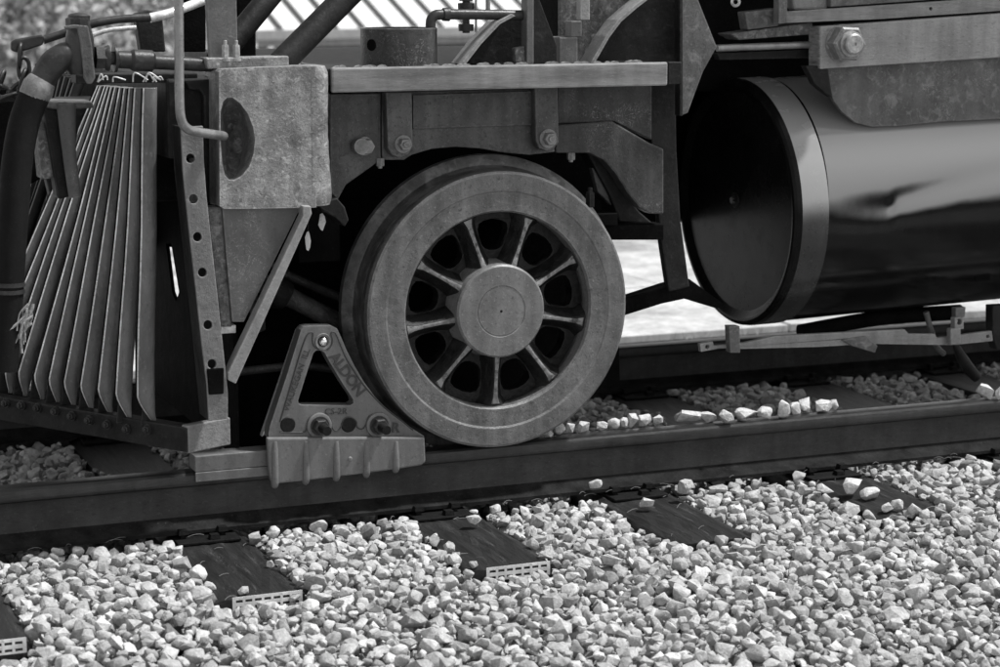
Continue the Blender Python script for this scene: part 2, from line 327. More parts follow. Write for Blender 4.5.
TIES = [(-3.29, -.8), (-2.56, -.78), (-1.928, -.86), (-1.125, -.72), (-.35, -.71), (.352, -.68), (1.108, -.64), (1.88, -.7), (2.6, -.72), (3.32, -.7), (4.05, -.7)]   # left edge X, near end Y
TW = .265
bal = empty('ballast', (0, 0, -.3), kind='structure')
def bed_z(x, y): return -.192 if 1.46 < y < 1.9 else -.285 if -.75 < y < 2.3 else -.285-.06*min(1.6, max(-.75-y, y-2.3))
bys = [-2.6, -2.0, -1.4, -.75, 0, .8, 1.44, 1.5, 1.8, 2.3, 2.8]
bxs = [-14, -8, -4, -2, 0, 2, 4, 8, 14]
V = [(x, y, bed_z(x, y)+.3) for y in bys for x in bxs]; n = len(bxs)
link('bed', pydata(V, [(j*n+i, j*n+i+1, (j+1)*n+i+1, (j+1)*n+i) for j in range(len(bys)-1) for i in range(n-1)], True), M['bed'], bal)

def hull(rng, k):
    bm = bmesh.new()
    sq = rng.uniform(.5, .95, 3); sq /= sq.max()
    for _ in range(k):
        v = rng.normal(size=3); v /= np.linalg.norm(v); v = np.sign(v)*np.abs(v)**.75; v = v/np.linalg.norm(v)**.55*sq*rng.uniform(.86, 1.06)
        bm.verts.new(v)
    r = bmesh.ops.convex_hull(bm, input=bm.verts)
    bmesh.ops.delete(bm, geom=list({g for g in r['geom_interior'] + r['geom_unused'] if isinstance(g, bmesh.types.BMVert)}), context='VERTS')
    bm.verts.ensure_lookup_table(); bm.verts.index_update()
    vs = np.array([v.co[:] for v in bm.verts]); fs = np.array([[v.index for v in f.verts] for f in bm.faces]); bm.free()
    return vs, fs
def rounded(vs, fs, rng):
    bm = bmesh.new(); bv = [bm.verts.new(v) for v in vs]
    for f in fs: bm.faces.new([bv[i] for i in f])
    bmesh.ops.dissolve_limit(bm, angle_limit=math.radians(14), verts=bm.verts[:], edges=bm.edges[:])
    bmesh.ops.bevel(bm, geom=bm.edges[:], offset=.06, offset_type='OFFSET', segments=1, affect='EDGES', clamp_overlap=True, profile=.5)
    for v in bm.verts: v.co *= 1+rng.normal(0, .018)
    bmesh.ops.triangulate(bm, faces=bm.faces[:]); bmesh.ops.recalc_face_normals(bm, faces=bm.faces[:])
    bm.verts.index_update(); V_ = np.array([v.co[:] for v in bm.verts]); F_ = np.array([[v.index for v in f.verts] for f in bm.faces]); bm.free()
    return V_, F_
HULLS = [hull(RNG, int(RNG.integers(12, 26))) for _ in range(48)]
FINE = [rounded(v, f, RNG) for v, f in HULLS]
def rand_rot(rng, tilt=.5):
    a = rng.uniform(0, 2*math.pi); b = rng.normal(0, tilt); c = rng.normal(0, tilt)
    return np.array((Matrix.Rotation(a, 3, 'Z') @ Matrix.Rotation(b, 3, 'X') @ Matrix.Rotation(c, 3, 'Y')))
def stone_verts(rng, size, tilt=.38):
    k = int(rng.integers(len(HULLS))); v, f = HULLS[k]; q, g = FINE[k]
    o = np.argsort(-np.ptp(v, axis=0)); r = rand_rot(rng, tilt).T      # longest axis first, thinnest upright
    a = (v[:, o]*size) @ r; m = [0, 0, (a[:, 2].max()+a[:, 2].min())/2]
    flip = o.tolist() in ([0, 2, 1], [1, 0, 2], [2, 1, 0]); s_ = -1 if flip else 1
    return a-m, f[:, ::s_], (q[:, o]*size) @ r-m, g[:, ::s_]
def tone(rng): return float(np.clip(rng.normal(.435, .095), .16, .64))

CELL = .008
def drop(rng, x0, x1, y0, y1, level, blocked, count, solid):
    nx, ny = int((x1-x0)/CELL), int((y1-y0)/CELL)
    X = x0+(np.arange(nx)+.5)*CELL; Y = y0+(np.arange(ny)+.5)*CELL
    H = solid(X[:, None], Y[None, :]); out = []
    miss = 0
    while len(out) < count and miss < 4500:
        size = float(np.clip(rng.lognormal(math.log(.0208), .36), .010, .040))
        v, f, v2, f2 = stone_verts(rng, size)
        a, b = np.abs(v[:, 0]).max()*.97, np.abs(v[:, 1]).max()*.97; hz = np.ptp(v[:, 2])/2*.95
        ia, ib = int(a/CELL)+1, int(b/CELL)+1
        dx = (np.arange(-ia, ia+1)*CELL)[:, None]/a; dy = (np.arange(-ib, ib+1)*CELL)[None, :]/b
        q = 1-dx*dx-dy*dy; ms = q > .05; sq = np.where(ms, np.sqrt(np.maximum(q, 0)), 0)*hz
        best = None
        for _ in range(6):
            i, j = int(rng.integers(ia, nx-ia)), int(rng.integers(ib, ny-ib))
            if blocked(X[i], Y[j], rng): continue
            P = H[i-ia:i+ia+1, j-ib:j+ib+1]
            z = float(np.where(ms, P+sq, -9).max())
            s = z+hz-level(X[i], Y[j])
            if best is None or s < best[0]: best = (s, z, i, j)
        if best is None or best[0] > rng.normal(0, .010): miss += 1; continue
        s, z, i, j = best; z -= hz*.24
        P = H[i-ia:i+ia+1, j-ib:j+ib+1]; P[:] = np.where(ms, np.maximum(P, z+sq*.9), P)
        out.append((np.array([X[i], Y[j], z]), v, f, size, hz, (i, j), v2, f2))
    vis = [H[q[5]] <= q[0][2]+q[4]*1.5 for q in out]                   # shows at the surface
    return [(q[0], q[6], q[7], q[3]) if (w and y1 < 0) else (q[0], q[1], q[2], q[3]) for q, w in zip(out, vis)], vis
def on_tie(x, y, rng, end=True):
    for tx, ty in TIES:
        if tx+rng.normal(.006, .012) < x < tx+TW+rng.normal(.0, .012) and y > ty+abs(rng.normal(.0, .02)): return True
    return False
def solid_front(x, y):
    h = np.full(np.broadcast(x, y).shape, -.285) + 0*x*y; h = np.where(y < -.75, -.285+.06*(y+.75), h)
    for tx, ty in TIES: h = np.where((x > tx) & (x < tx+TW) & (y > ty), -.205, h)
    return np.where((y > -.085) & (y < .085), -.165, h)
def near_end(x, y): return any(tx-.01 < x < tx+TW+.01 and ty-.15 < y < ty+.02 for tx, ty in TIES[2:5])
def lev_front(x, y): return -.178 - (.036 if near_end(x, y) else 0) + .014*math.sin(2.1*x+.5)*math.sin(3.1*y) + (.075*(y+.75) if y < -.75 else 0)
SA, VA = drop(RNG, -2.3, 2.7, -2.45, -.075, lev_front, lambda x, y, r: on_tie(x, y, r) or y > -.095, 30000, solid_front)
SB, VB = drop(RNG, -2.6, 3.4, .075, 1.505, lambda x, y: -.19+.012*math.sin(3*x)*math.sin(4*y), lambda x, y, r: on_tie(x, y, r) or y < .1 or y > 1.45, 14000, solid_front)

def stone_mesh(name, items, origin=(0, 0, 0)):
    nv = sum(len(v) for c, v, f, s in items); nf = sum(len(f) for c, v, f, s in items)
    VV = np.empty((nv, 3), np.float32); FF = np.empty((nf, 3), np.int32); T = np.empty(nv, np.float32); a = b = 0
    for c, v, f, s in items:
        VV[a:a+len(v)] = v+c-np.array(origin); FF[b:b+len(f)] = f+a; T[a:a+len(v)] = tone(RNG); a += len(v); b += len(f)
    me = bpy.data.meshes.new(name); me.vertices.add(nv); me.vertices.foreach_set('co', VV.ravel())
    me.loops.add(nf*3); me.loops.foreach_set('vertex_index', FF.ravel()); me.polygons.add(nf); me.polygons.foreach_set('loop_start', np.arange(0, nf*3, 3, dtype=np.int32))
    me.update(calc_edges=True); me.validate()
    me.shade_smooth(); me.set_sharp_from_angle(angle=math.radians(32))
    at_ = me.attributes.new('tone', 'FLOAT', 'POINT'); at_.data.foreach_set('value', T); return me
def pix(p):
    d = Vector(p)-CAM; w = d.dot(FW); return 500+F*d.dot(RT)/w, 333.5-F*d.dot(UP)/w, w
score = []
for i, (c, v, f, s) in enumerate(SA):
    x, y, w = pix(c)
    score.append((s/w if (VA[i] and -5 < x < 1005 and y < 675) else 0))
top = set(np.argsort(score)[::-1][:300].tolist())
for i in sorted(top):
    c, v, f, s = SA[i]; o = link('stone', stone_mesh('stone', [SA[i]], c), M['stone'], bal); o.location = (c[0], c[1], c[2]+.3)
o = link('stone_mass', stone_mesh('stone_mass', [q for i, q in enumerate(SA) if i not in top]+SB), M['stone'], bal, kind='stuff'); o.location = (0, 0, .3)

# ------------------------------------------------------------------ rails and ties
RP = [(-.076, -.186), (.076, -.186), (.076, -.175), (.035, -.160), (.014, -.145), (.0095, -.12), (.0095, -.07), (.014, -.052), (.034, -.042), (.0375, -.034), (.0375, -.010), (.033, -.003), (.022, 0)]
RP = RP + [(-a, b) for a, b in reversed(RP[2:])]
def rail(y, label):
    pts = [(-9, y+a, b) for a, b in RP]
    me = pydata([Vector(p) for p in pts]+[Vector(p)+Vector((21, 0, 0)) for p in pts],
                [tuple(range(len(pts))), tuple(reversed(range(len(pts), 2*len(pts))))]+[(i, (i+1) % len(pts), (i+1) % len(pts)+len(pts), i+len(pts)) for i in range(len(pts))], True, 25)
    o = link('rail', me, [M['rail'], M['rail_top'], M['rail_side'], M['rail_foot']], None, label, 'rail', 'rails of the track')
    for p in me.polygons:
        if p.normal.z > .5 and p.center.z > -.02: p.material_index = 1
        elif p.center.z > -.036: p.material_index = 2
        elif p.center.z < -.15: p.material_index = 3
    return o
rail(0, 'dark steel rail in front, carrying the spoked wheel and the grey chock')
rail(1.505, 'dark steel rail behind, on the far side of the track')

wear = [ 'leftmost creosoted tie, only its corner showing at the picture edge', 'black creosoted tie below the pilot, with white perforated strip on its end', 'black creosoted tie below the wheel, with white strip and one white stone',
         'weathered black tie right of the wheel, its end sunk in stones', 'black creosoted tie at the right, several white stones lying on it']
def spike(parent, x, y, z):
    V = []; 
    for dz, a in ((-.02, .008), (.012, .008), (.014, .016), (.028, .013)):
        V += [(x-a, y-a, z+dz), (x+a, y-a, z+dz), (x+a, y+a, z+dz), (x-a, y+a, z+dz)]
    Fc = [(0, 1, 2, 3), (15, 14, 13, 12)]
    for k in range(3):
        for i in range(4): Fc.append((k*4+i, k*4+(i+1) % 4, k*4+4+(i+1) % 4, k*4+4+i))
    return link('spike', pydata(V, Fc), M['plate'], parent)
def tie(i, tx, ty, lab):
    t = empty('tie', (tx+TW/2, ty, -.385), label=lab, cat='railway tie', group='wooden ties of the track'); L2 = 2.42-ty
    # sawn timber with uneven top and end checks
    bm = bmesh.new(); nx, ny = 10, 36; h = .18
    grid = [[bm.verts.new((-TW/2+TW*a/nx+(random.uniform(-.003, .003) if b else 0), L2*b/ny, h+random.uniform(-.003, .0015)-(.007 if a in (0, nx) else 0)-(.004 if b == 0 else 0))) for a in range(nx+1)] for b in range(ny+1)]
    for b in range(ny):
        for a in range(nx): bm.faces.new((grid[b][a], grid[b][a+1], grid[b+1][a+1], grid[b+1][a]))
    def low(v): return bm.verts.new((v.co.x*1.0, v.co.y, 0))
    Ls = [low(grid[b][0]) for b in range(ny+1)]; Rs = [low(grid[b][nx]) for b in range(ny+1)]
    for b in range(ny):
        bm.faces.new((Ls[b], grid[b][0], grid[b+1][0], Ls[b+1])); bm.faces.new((grid[b][nx], Rs[b], Rs[b+1], grid[b+1][nx]))
    bm.faces.new([grid[0][a] for a in range(nx, -1, -1)]+[Ls[0], Rs[0]]); bm.faces.new([grid[ny][a] for a in range(nx+1)]+[Rs[ny], Ls[ny]])
    me = bpy.data.meshes.new('timber'); bm.to_mesh(me); bm.free(); link('timber', me, M['tie'], t)
    for ry in (0, 1.505):
        y = ry-ty
        box('tie_plate', -.10, .10, y-.15, y+.15, .181, .191, M['plate'], t, bev=.003)
        for sx, sgn in ((-.07, -1), (.055, -1), (.07, 1), (-.055, 1)): spike(t, sx, y+sgn*.087, .190)
        spike(t, .02, y-.125, .178)
    if i in (2, 3, 4):
        w = .205; x0 = -w/2+.022; sl = []
        for r in range(2):
            for q in range(7): sx = x0+.010+q*.0275; sz = .163-.019*r+.006; sl.append([(sx, -.004, sz-.005), (sx+.02, -.004, sz-.005), (sx+.02, -.004, sz+.003), (sx, -.004, sz+.003)])
        slab('end_strip', [(x0, -.004, .139), (x0+w, -.004, .139), (x0+w, -.004, .181), (x0, -.004, .181)], (0, .002, 0), M['galv'], t, holes=sl, bev=0)
    return t
vis_ties = {2: 0, 3: 1, 4: 2, 5: 3, 6: 4}
for i, (tx, ty) in enumerate(TIES):
    if i in vis_ties: tie(i, tx, ty, wear[vis_ties[i]])
    elif 1 < i < 10: tie(i, tx, ty, {7: 'shaded tie under the tank, only its middle seen below the brake rod', 8: 'shaded tie behind the large stone on the rail, right edge', 9: 'farthest shaded tie to the right, below the end lug'}[i])
def loose(px, py, Z, wpx, hpx, label, group=None):
    c = on(px, py+hpx/2, Z); sc = (c-CAM).length/F
    v, f = FINE[RNG.integers(len(FINE))]
    v = v @ rand_rot(RNG, .15).T; v = v/np.ptp(v, axis=0)*np.array([wpx*sc*1.04, max(wpx, hpx)*sc*.8, hpx*sc*1.04]); v[:, 2] -= v[:, 2].min()
    me = stone_mesh('stone', [(np.zeros(3), v, f, .03)])
    for d in me.attributes['tone'].data: d.value = .56
    ob = link('stone', me, M['stone'], None, label, 'stone', group); ob.location = (c.x, c.y+max(wpx, hpx)*sc*.1, Z-.001)
    return ob
G1 = 'pale stones set in a row on top of the near rail'
ORD = 'first second third fourth fifth sixth seventh eighth ninth tenth eleventh twelfth thirteenth fourteenth fifteenth sixteenth seventeenth eighteenth nineteenth last'.split()
for io, q in enumerate(((549, 433, 10, 9), (559, 429, 12, 11), (571, 428, 11, 10), (584, 427, 12, 11), (602, 425.7, 12, 9), (614, 423.6, 14, 11), (624, 422.7, 9, 11), (633.6, 420.6, 10, 14), (645, 420, 15, 12), (658, 420.6, 11, 10), (688, 416.4, 24, 13), (708, 417.3, 18, 10),
          (726.8, 417.3, 16, 14), (746, 414.8, 26, 11), (765, 413, 16, 12), (781.7, 409, 17, 18), (795, 408, 13, 12), (805.7, 405.5, 12, 15), (822.5, 406, 22, 12), (835, 404.7, 10, 10))):
    loose(*q[:2], .0, q[2], q[3], 'pale stone on the near rail, %s from the wheel in the row of twenty' % ORD[io], G1)
loose(986, 392, .0, 17, 15, 'larger pale stone on the near rail at the right picture edge')
loose(999, 393, .0, 9, 13, 'small pale stone at the right picture edge, next to a larger one')
loose(474, 519.5, -.19, 16, 9, 'white stone lying alone on the tie below the wheel')
loose(596, 484, -.165, 13, 9, 'white stone lying alone on the foot of the near rail')
loose(686, 487, -.178, 15, 15, 'upright white stone at the tie plate right of the wheel')
loose(647, 503, -.19, 14, 8, 'flat white stone on the edge of the weathered tie')
loose(825.5, 488.5, -.19, 17, 10, 'rounded pale stone on the right tie, nearest the rail')
loose(854, 486, -.19, 23, 15, 'largest pale stone lying on the right tie')
loose(872, 494, -.203, 20, 12, 'flat-bottomed pale stone on the right tie, beside the largest')
loose(888, 507.5, -.203, 13, 9, 'pale stone touching a round one on the right tie')
loose(897, 505, -.203, 12, 11, 'round pale stone low down on the right tie')
loose(915, 510, -.203, 14, 11, 'pale stone on the right tie, nearest its end')

# ------------------------------------------------------------------ the locomotive
LOCO = empty('locomotive', (0, 0, 0), label='black old steam locomotive front with spoked wheel, slatted pilot and round tank', cat='locomotive')

# --- leading wheel (hub on the face plane at y = -.083)
HZ = .456
def make_wheel(yf, sgn, near=True):
    w = empty('wheel', (0, yf, HZ)); w.parent = LOCO
    ax = (0, sgn, 0)
    lathe('rim', [(.055, .318), (.012, .320), (.004, .326), (.004, .384), (.0, .390), (-.0005, .40), (-.0005, .444), (.004, .4515), (.03, .453)], (0, 0, 0), ax, M['rim'], w, 128)
    lathe('tyre', [(.03, .453), (.055, .4535), (.057, .4515), (.06, .4535), (.104, .456), (.116, .463), (.126, .482), (.136, .495), (.158, .497), (.174, .488), (.180, .462), (.180, .330), (.055, .318)], (0, 0, 0), ax, M['tread'], w, 128)
    # dark web plate with nine rounded windows
    out = [(.322*math.cos(t*math.pi/36), .322*math.sin(t*math.pi/36)) for t in range(72)]; holes = []
    for k in range(9):
        c = math.radians(-91+20+40*k); hp = []
        for rr, da in ((.196, -7), (.208, -10), (.235, -11.5), (.262, -11.5), (.280, -10), (.288, -6), (.291, 0), (.288, 6), (.280, 10), (.262, 11.5), (.235, 11.5), (.208, 10), (.196, 7), (.190, 3), (.190, -3)):
            a = c+math.radians(da); hp.append((rr*math.cos(a), sgn*.075, rr*math.sin(a)))
        holes.append(hp)
    slab('web', [(a, sgn*.075, b) for a, b in out], (0, sgn*.05, 0), M['web'], w, holes=holes, bev=.008)
    if near:
        for k in range(9):
            a = math.radians(-91+40*k); d = Vector((math.cos(a), 0, math.sin(a))); s = Vector((-math.sin(a), 0, math.cos(a)))
            # tapered rib: narrow chipped front edge flaring back to the web and into hub and rim
            V, Fc = [], []
            sec = [(.135, .022, .012), (.16, .014, .016), (.20, .0098, .021), (.25, .0098, .025), (.29, .013, .027), (.312, .024, .026), (.325, .036, .026)]
            for rr, hw, yy in sec:
                for q, dep in ((-hw, yy+.006), (-hw*.6, yy), (hw*.6, yy), (hw, yy+.006)): V.append(d*rr+s*q+Vector((0, sgn*dep, 0)))
                for q in (hw*1.5+.024, -hw*1.5-.024): V.append(d*rr+s*q+Vector((0, sgn*.085, 0)))
            for i in range(len(sec)-1):
                for j in range(6): A = i*6+j; B = i*6+(j+1) % 6; Fc.append((A, B, B+6, A+6))
            Fc += [tuple(range(6)), tuple(reversed(range(len(V)-6, len(V))))]
            me = pydata(V, Fc, True, 75); o = link('spoke', me, [M['web'], M['ridge']], w)
            for p in me.polygons:
                cy = sum((me.vertices[v].co.y for v in p.vertices))/len(p.vertices)*sgn
                if len(p.vertices) == 4 and cy < .0275 and abs(p.center.dot(s)) < .003 and p.center.dot(d) < .318: p.material_index = 1
    hb = lathe('hub', [(-.012, 0), (-.012, .079), (-.010, .0805), (-.010, .083), (-.013, .085), (-.013, .146), (-.006, .152), (.03, .153), (.09, .165), (.14, .165), (.14, 0)], (0, 0, 0), ax, M['hub'], w, 96)
    lathe('centre_mark', [(-.014, 0), (-.014, .0035), (-.0115, .005)], (0, 0, 0), ax, M['rubber'], w, 16)
    return w
make_wheel(-.083, 1)
make_wheel(1.588, -1, False)
tube('axle', [(0, .0, HZ), (0, 1.5, HZ)], .085, M['black'], LOCO, n=24)

# --- wheel bay: frame sheets and pedestal masses inside, all in deep shade
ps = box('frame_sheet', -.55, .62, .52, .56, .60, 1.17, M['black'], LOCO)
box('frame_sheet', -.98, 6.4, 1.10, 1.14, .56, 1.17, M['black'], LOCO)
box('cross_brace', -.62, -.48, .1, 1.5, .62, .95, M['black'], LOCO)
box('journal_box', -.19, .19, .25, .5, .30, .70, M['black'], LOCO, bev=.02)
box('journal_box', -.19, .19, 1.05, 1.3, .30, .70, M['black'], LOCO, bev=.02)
plate('bay_dark_sheet', [(226, 218), (330, 200), (600, 200), (616, 260), (620, 385), (232, 452)], .46, .03, M['black'], LOCO, bev=0, holes=[circ(568.5, 290, 1.6, 10, 13), circ(563, 346, 2.4, 8, 6), circ(289, 214.5, 3, 10, 5), circ(280, 230, 2.6, 10, 8), circ(308, 241, 3, 10, 10), circ(322.5, 222, 3.5, 8, 9)])  # black sheet added behind the wheel to keep the bay dark
ptube('brake_rod', [(262, 283), (345, 326)], .25, .032, M['frame'], LOCO)
lathe('rod_collar', [(0, 0), (0, .05), (.05, .055), (.08, .045), (.08, 0)], at(266, 286, .25), at(345, 326, .25)-at(262, 283, .25), M['dark'], LOCO, 24)

# --- running board lip and deck
LY = -.12
lipL, lipR = at(332, 80, LY).x, at(668, 73, LY).x
lip = box('running_board', lipL, lipR, LY, LY+.02, at(500, 89.2, LY).z, at(500, 65, LY).z, M['lip'], LOCO, bev=.006)
box('deck', lipL-.02, lipR-.002, LY+.021, 1.72, 1.195, 1.244, M['dark'], LOCO, bev=.003)
V, Fc = [], []
for i in range(46):                                       # raised tread lumps along the lip
    x = lipL+.03+i*.0235+random.uniform(-.006, .006)
    if random.random() < .25: continue
    y0 = random.uniform(-.105, -.02); L0 = random.uniform(.010, .022); s = len(V)
    for j in range(7):
        t = j/6*math.pi; V += [(x-L0*math.cos(t), y0, 1.2435+.009*math.sin(t)), (x-L0*math.cos(t), y0+.012, 1.2435+.009*math.sin(t))]
    for j in range(6): Fc.append((s+2*j, s+2*j+1, s+2*j+3, s+2*j+2))
    Fc.append(tuple(s+2*j for j in range(7))); Fc.append(tuple(s+2*j+1 for j in range(6, -1, -1)))
link('tread_lumps', pydata(V, Fc), M['bolt_lt'], LOCO, kind='stuff')

plate('lip_end', [(668.5, 62), (682, 62), (682, 84), (668.5, 84.5)], LY+.02, .05, M['dark'], LOCO, bev=.003)
# --- side frame behind the wheel top
YF = .06
A1 = plate('frame_plate', [(330, 94), (381, 93), (381, 160), (346, 185), (338, 200), (330, 192)], YF, .05, M['frame'], LOCO, bev=.004)
plate('frame_plate', [(382, 92), (553, 88), (555, 152), (530, 155), (506, 153), (480, 148.5), (456, 147), (432, 149), (412, 155), (404, 160), (382, 160)], YF+.004, .05, M['frame'], LOCO)
plate('frame_board', [(413, 95), (535, 91), (535, 125), (413, 129)], YF-.006, .02, M['frame'], LOCO, bev=.002)
plate('frame_plate', [(558, 86), (652, 82), (652, 140), (614, 121), (558, 124)], YF+.02, .04, M['frame_b'], LOCO)
plate('spring_hanger', [(556, 125), (612, 121), (650, 143), (664, 149), (664, 214), (652, 214), (640, 208), (627, 192), (616, 174), (604, 160), (590, 153), (556, 153)], YF, .06, M['frame_b'], LOCO, bev=.006)
plate('spring_hanger', [(588, 154), (600, 157), (612, 172), (626, 195), (640, 212), (654, 224), (620, 222), (610, 195)], YF+.08, .08, M['dark'], LOCO, bev=.006)
s1 = plate('frame_strap', [(386, 92), (412, 92), (413, 146), (409, 154), (400, 158), (392, 155), (388, 148)], YF-.04, .045, M['frame'], LOCO, bev=.004)
s2 = plate('frame_strap', [(535, 88), (558, 87), (559, 142), (554, 149), (546, 151), (539, 148), (536, 140)], YF-.04, .045, M['frame'], LOCO, bev=.004)
hexbolt('bolt', at(364, 146, YF), .026, .04, M['bolt'], LOCO, washer=1.15, tip=0)
lathe('bolt', [(-.0, .0), (-.0, .0255), (.03, .026)], at(362, 146.5, YF-.042), (0, 1, 0), M['bolt'], LOCO, 32)
hexbolt('bolt', at(403, 144, YF-.04), .021, .03, M['bolt'], LOCO)
hexbolt('bolt', at(548, 138.5, YF-.04), .023, .03, M['bolt'], LOCO)
for px, py, Yq in ((380, 163, .06), (571, 157, .08)): hexbolt('nut', at(px, py-5, Yq), .014, .026, M['bolt'], LOCO, axis=(0, 0, -1), washer=0)
plate('spring_seat', [(592, 214), (618, 213), (618, 226), (592, 226)], .06, .1, M['black'], LOCO)
plate('spring_leaf', [(588, 226), (664, 224), (664, 240), (596, 240)], .08, .08, M['black'], LOCO)
hexbolt('nut', at(590, 207, 0), .016, .05, M['dark'], LOCO, axis=(0, 0, 1), washer=0)

# --- hanger bar, V arm and gusset between wheel and tank
plate('hanger_bar', [(649, 83), (676, 82), (677, 150), (681, 220), (690, 287), (669, 292), (662, 246), (655, 180), (650, 130)], +.16, .035, M['dark'], LOCO, bev=.006)
plate('lower_arm', [(600, 307), (624, 299), (667, 285), (690, 279), (724, 304), (718, 309), (685, 299), (662, 304), (624, 316), (600, 324)], .22, .06, M['black'], LOCO, bev=.006)
plate('gusset_plate', [(680, -6), (696, -6), (717, 47), (703, 72), (688, 113), (680, 116)], +.06, .018, M['scuffed'], LOCO, bev=.003)
slab('gusset_flange', [at(680, -6, .035), at(680, 116, .035), at(683, 116, .035), at(683, -6, .035)], (0, .04, 0), M['dark'], LOCO, bev=.002)

# --- bumper end casting with its poling pocket
YC = -.22
hole = [(220.5, 112), (223, 102), (227, 98), (232, 97.5), (240, 103), (248, 114), (253, 127), (255, 140), (253.5, 154), (249, 167), (242, 176), (235, 180), (229, 180), (224.5, 175), (222, 164), (220.5, 140)]
cast = [(219, 72), (222, 69), (262, 67), (300, 66), (324, 65.5), (331, 69), (334, 78), (332, 100), (331, 130), (333, 160), (336, 188), (333, 202), (326, 206), (300, 208), (250, 209), (224, 209), (219.5, 206)]
XR = at(334, 130, YC).x; RC = .055
castL = [q for q in cast if q[0] < 310]; xe = pix((XR-RC, YC, 1.1))[0]
castL = [q for q in castL if q[0] < xe-4]; kk = castL.index((262, 67)) if (262, 67) in castL else 2
up_ = [q for q in castL if q[1] < 80]; dn_ = [q for q in castL if q[1] >= 80]
castL = up_+[(xe, 66), (xe, 207.6)]+dn_
plate('bumper_end', castL, YC, .13, M['casting'], LOCO, holes=[hole], bev=.009)
plate('bumper_end', castL, YC+.13, .17, M['casting'], LOCO, bev=0, holes=[[(236+(x-236)*.97, 139+(y-139)*.97) for x, y in hole]])
V, Fc = [], []; zt = at(300, 66, YC).z-.002; zb = at(300, 207.6, YC).z+.002; nz = 22; na = 14
for i in range(nz+1):
    f_ = i/nz; z = zt+(zb-zt)*f_; wv = -.006*math.sin(math.pi*f_)+.010*f_**3+random.uniform(-.0012, .0012); ins = .012*(math.exp(-f_*30)+math.exp(-(1-f_)*30))
    row = [(XR-RC-.014, YC+ins*.4-.0006)]
    for j in range(1, na+1):
        t = math.pi/2*j/na; row.append((XR-RC+(RC+wv-ins)*math.sin(t), YC-.0006+RC-(RC-ins*.4)*math.cos(t)+random.uniform(-.0008, .0008)))
    row.append((XR+wv-ins, YC+.3))
    for x, y in row: V.append((x, y, z))
nr = na+2
for i in range(nz):
    for j in range(nr-1): a = i*nr+j; Fc.append((a, a+1, a+1+nr, a+nr))
Fc.append(tuple(range(nr))); Fc.append(tuple(reversed(range(nz*nr, (nz+1)*nr))))
link('bumper_round', pydata(V, Fc, True, 50), M['casting'], LOCO)
for cx, cy, rx, ry in ((289, 214.5, 2.6, 5), (280, 230, 2.4, 8), (308, 241, 2.8, 10), (322, 222, 3.2, 9)):  # pale patches stand for daylight through gaps; their wires are added
    plate('bright_gap_patch', [(cx+rx*math.cos(t*.7)*(1+.25*math.sin(3*t+cx)), cy+ry*math.sin(t*.7)) for t in range(9)], -.06, .002, M['galv'], LOCO, bev=0)
    ptube('gap_patch_wire', [(cx, cy-ry), (cx+.5, 204)], -.059, .0012, M['dark'], LOCO, n=5)
V, Fc = [], []; hc = (236, 139)
for s, dep in ((1.01, .010), (.95, .04), (.86, .072), (.72, .100), (.52, .122), (.28, .136), (.02, .140)):
    for x, y in hole: V.append(at(hc[0]+(x-hc[0])*s, hc[1]+(y-hc[1])*s, YC+dep))
nh = len(hole)
for k in range(6):
    for i in range(nh): Fc.append((k*nh+i, k*nh+(i+1) % nh, (k+1)*nh+(i+1) % nh, (k+1)*nh+i))
link('poling_pocket', pydata(V, Fc, True, 60), M['casting_dark'], LOCO)
plate('casting_foot', [(316, 204), (337, 198), (345, 207), (349, 220), (345, 227), (336, 218), (324, 211)], -.1, .12, M['dark'], LOCO, bev=.004)
plate('beam_flange', [(186, 81), (213, 79), (214, 203), (205, 204), (204, 96), (200, 90), (190, 90)], -.10, .05, M['dark'], LOCO, bev=.005)
plate('beam_web', [(190, 92), (203, 92), (205, 203), (192, 203)], -.05, .03, M['casting_dark'], LOCO, bev=.003)
ptube('coupling_lever', [(178.5, -14), (179, 40), (179.5, 100), (181.5, 120), (187, 128.5), (197, 132), (214, 134.5), (224, 136)], [-.33, -.33, -.33, -.33, -.32, -.30, -.26, -.20], .0140, M['rod'], LOCO, n=12)

# --- perforated corner strap (angle iron), gusset and brace of the pilot
PIL = empty('pilot', (-1.06, -.19, .1)); PIL.parent = LOCO
def pk(o): o.parent = PIL; o.matrix_parent_inverse = Matrix.Translation((1.06, .19, -.1)); return o
L_ = [(181, 127), (183, 170), (186, 200), (190, 237), (196, 290), (202, 345), (207, 385), (209, 421)]
R_ = [(228, 419), (228, 392), (223, 345), (217, 290), (211, 237), (206.5, 195), (204, 160), (203, 126)]
pk(plate('corner_strap', L_+R_, -.245, .012, M['strap'], None, holes=[circ(x, y, 4.4, 16, 4.7) for x, y in ((190.5, 158.5), (193.5, 199), (197.5, 237), (202.5, 272.5), (208, 325), (212, 364))], bev=.002))
leg = [at(x, y, -.232) for x, y in L_]; leg2 = [p+Vector((0, .115, 0)) for p in reversed(leg)]
hl = []
for x, y in ((184, 196), (188, 229), (197, 318), (202, 367)):
    c = at(x-1, y, -.232)+Vector((0, .06, 0)); hl.append([c+Vector((0, .02*math.cos(t*math.pi/6), .016*math.sin(t*math.pi/6))) for t in range(12)])
pk(slab('strap_leg', leg+leg2, (.010, 0, 0), M['dark'], None, bev=.001))
pk(plate('strap_patch', [(207, 369), (224, 368), (224, 394), (209, 395)], -.25, .02, M['black'], None, bev=.003))
pk(plate('post', [(207, 207), (222, 207), (232, 327), (221, 327)], -.19, .06, M['casting_dark'], None))
pk(plate('gusset', [(222, 207), (301, 207), (244, 322), (232, 322)], -.20, .012, M['gusset'], None, bev=.002))
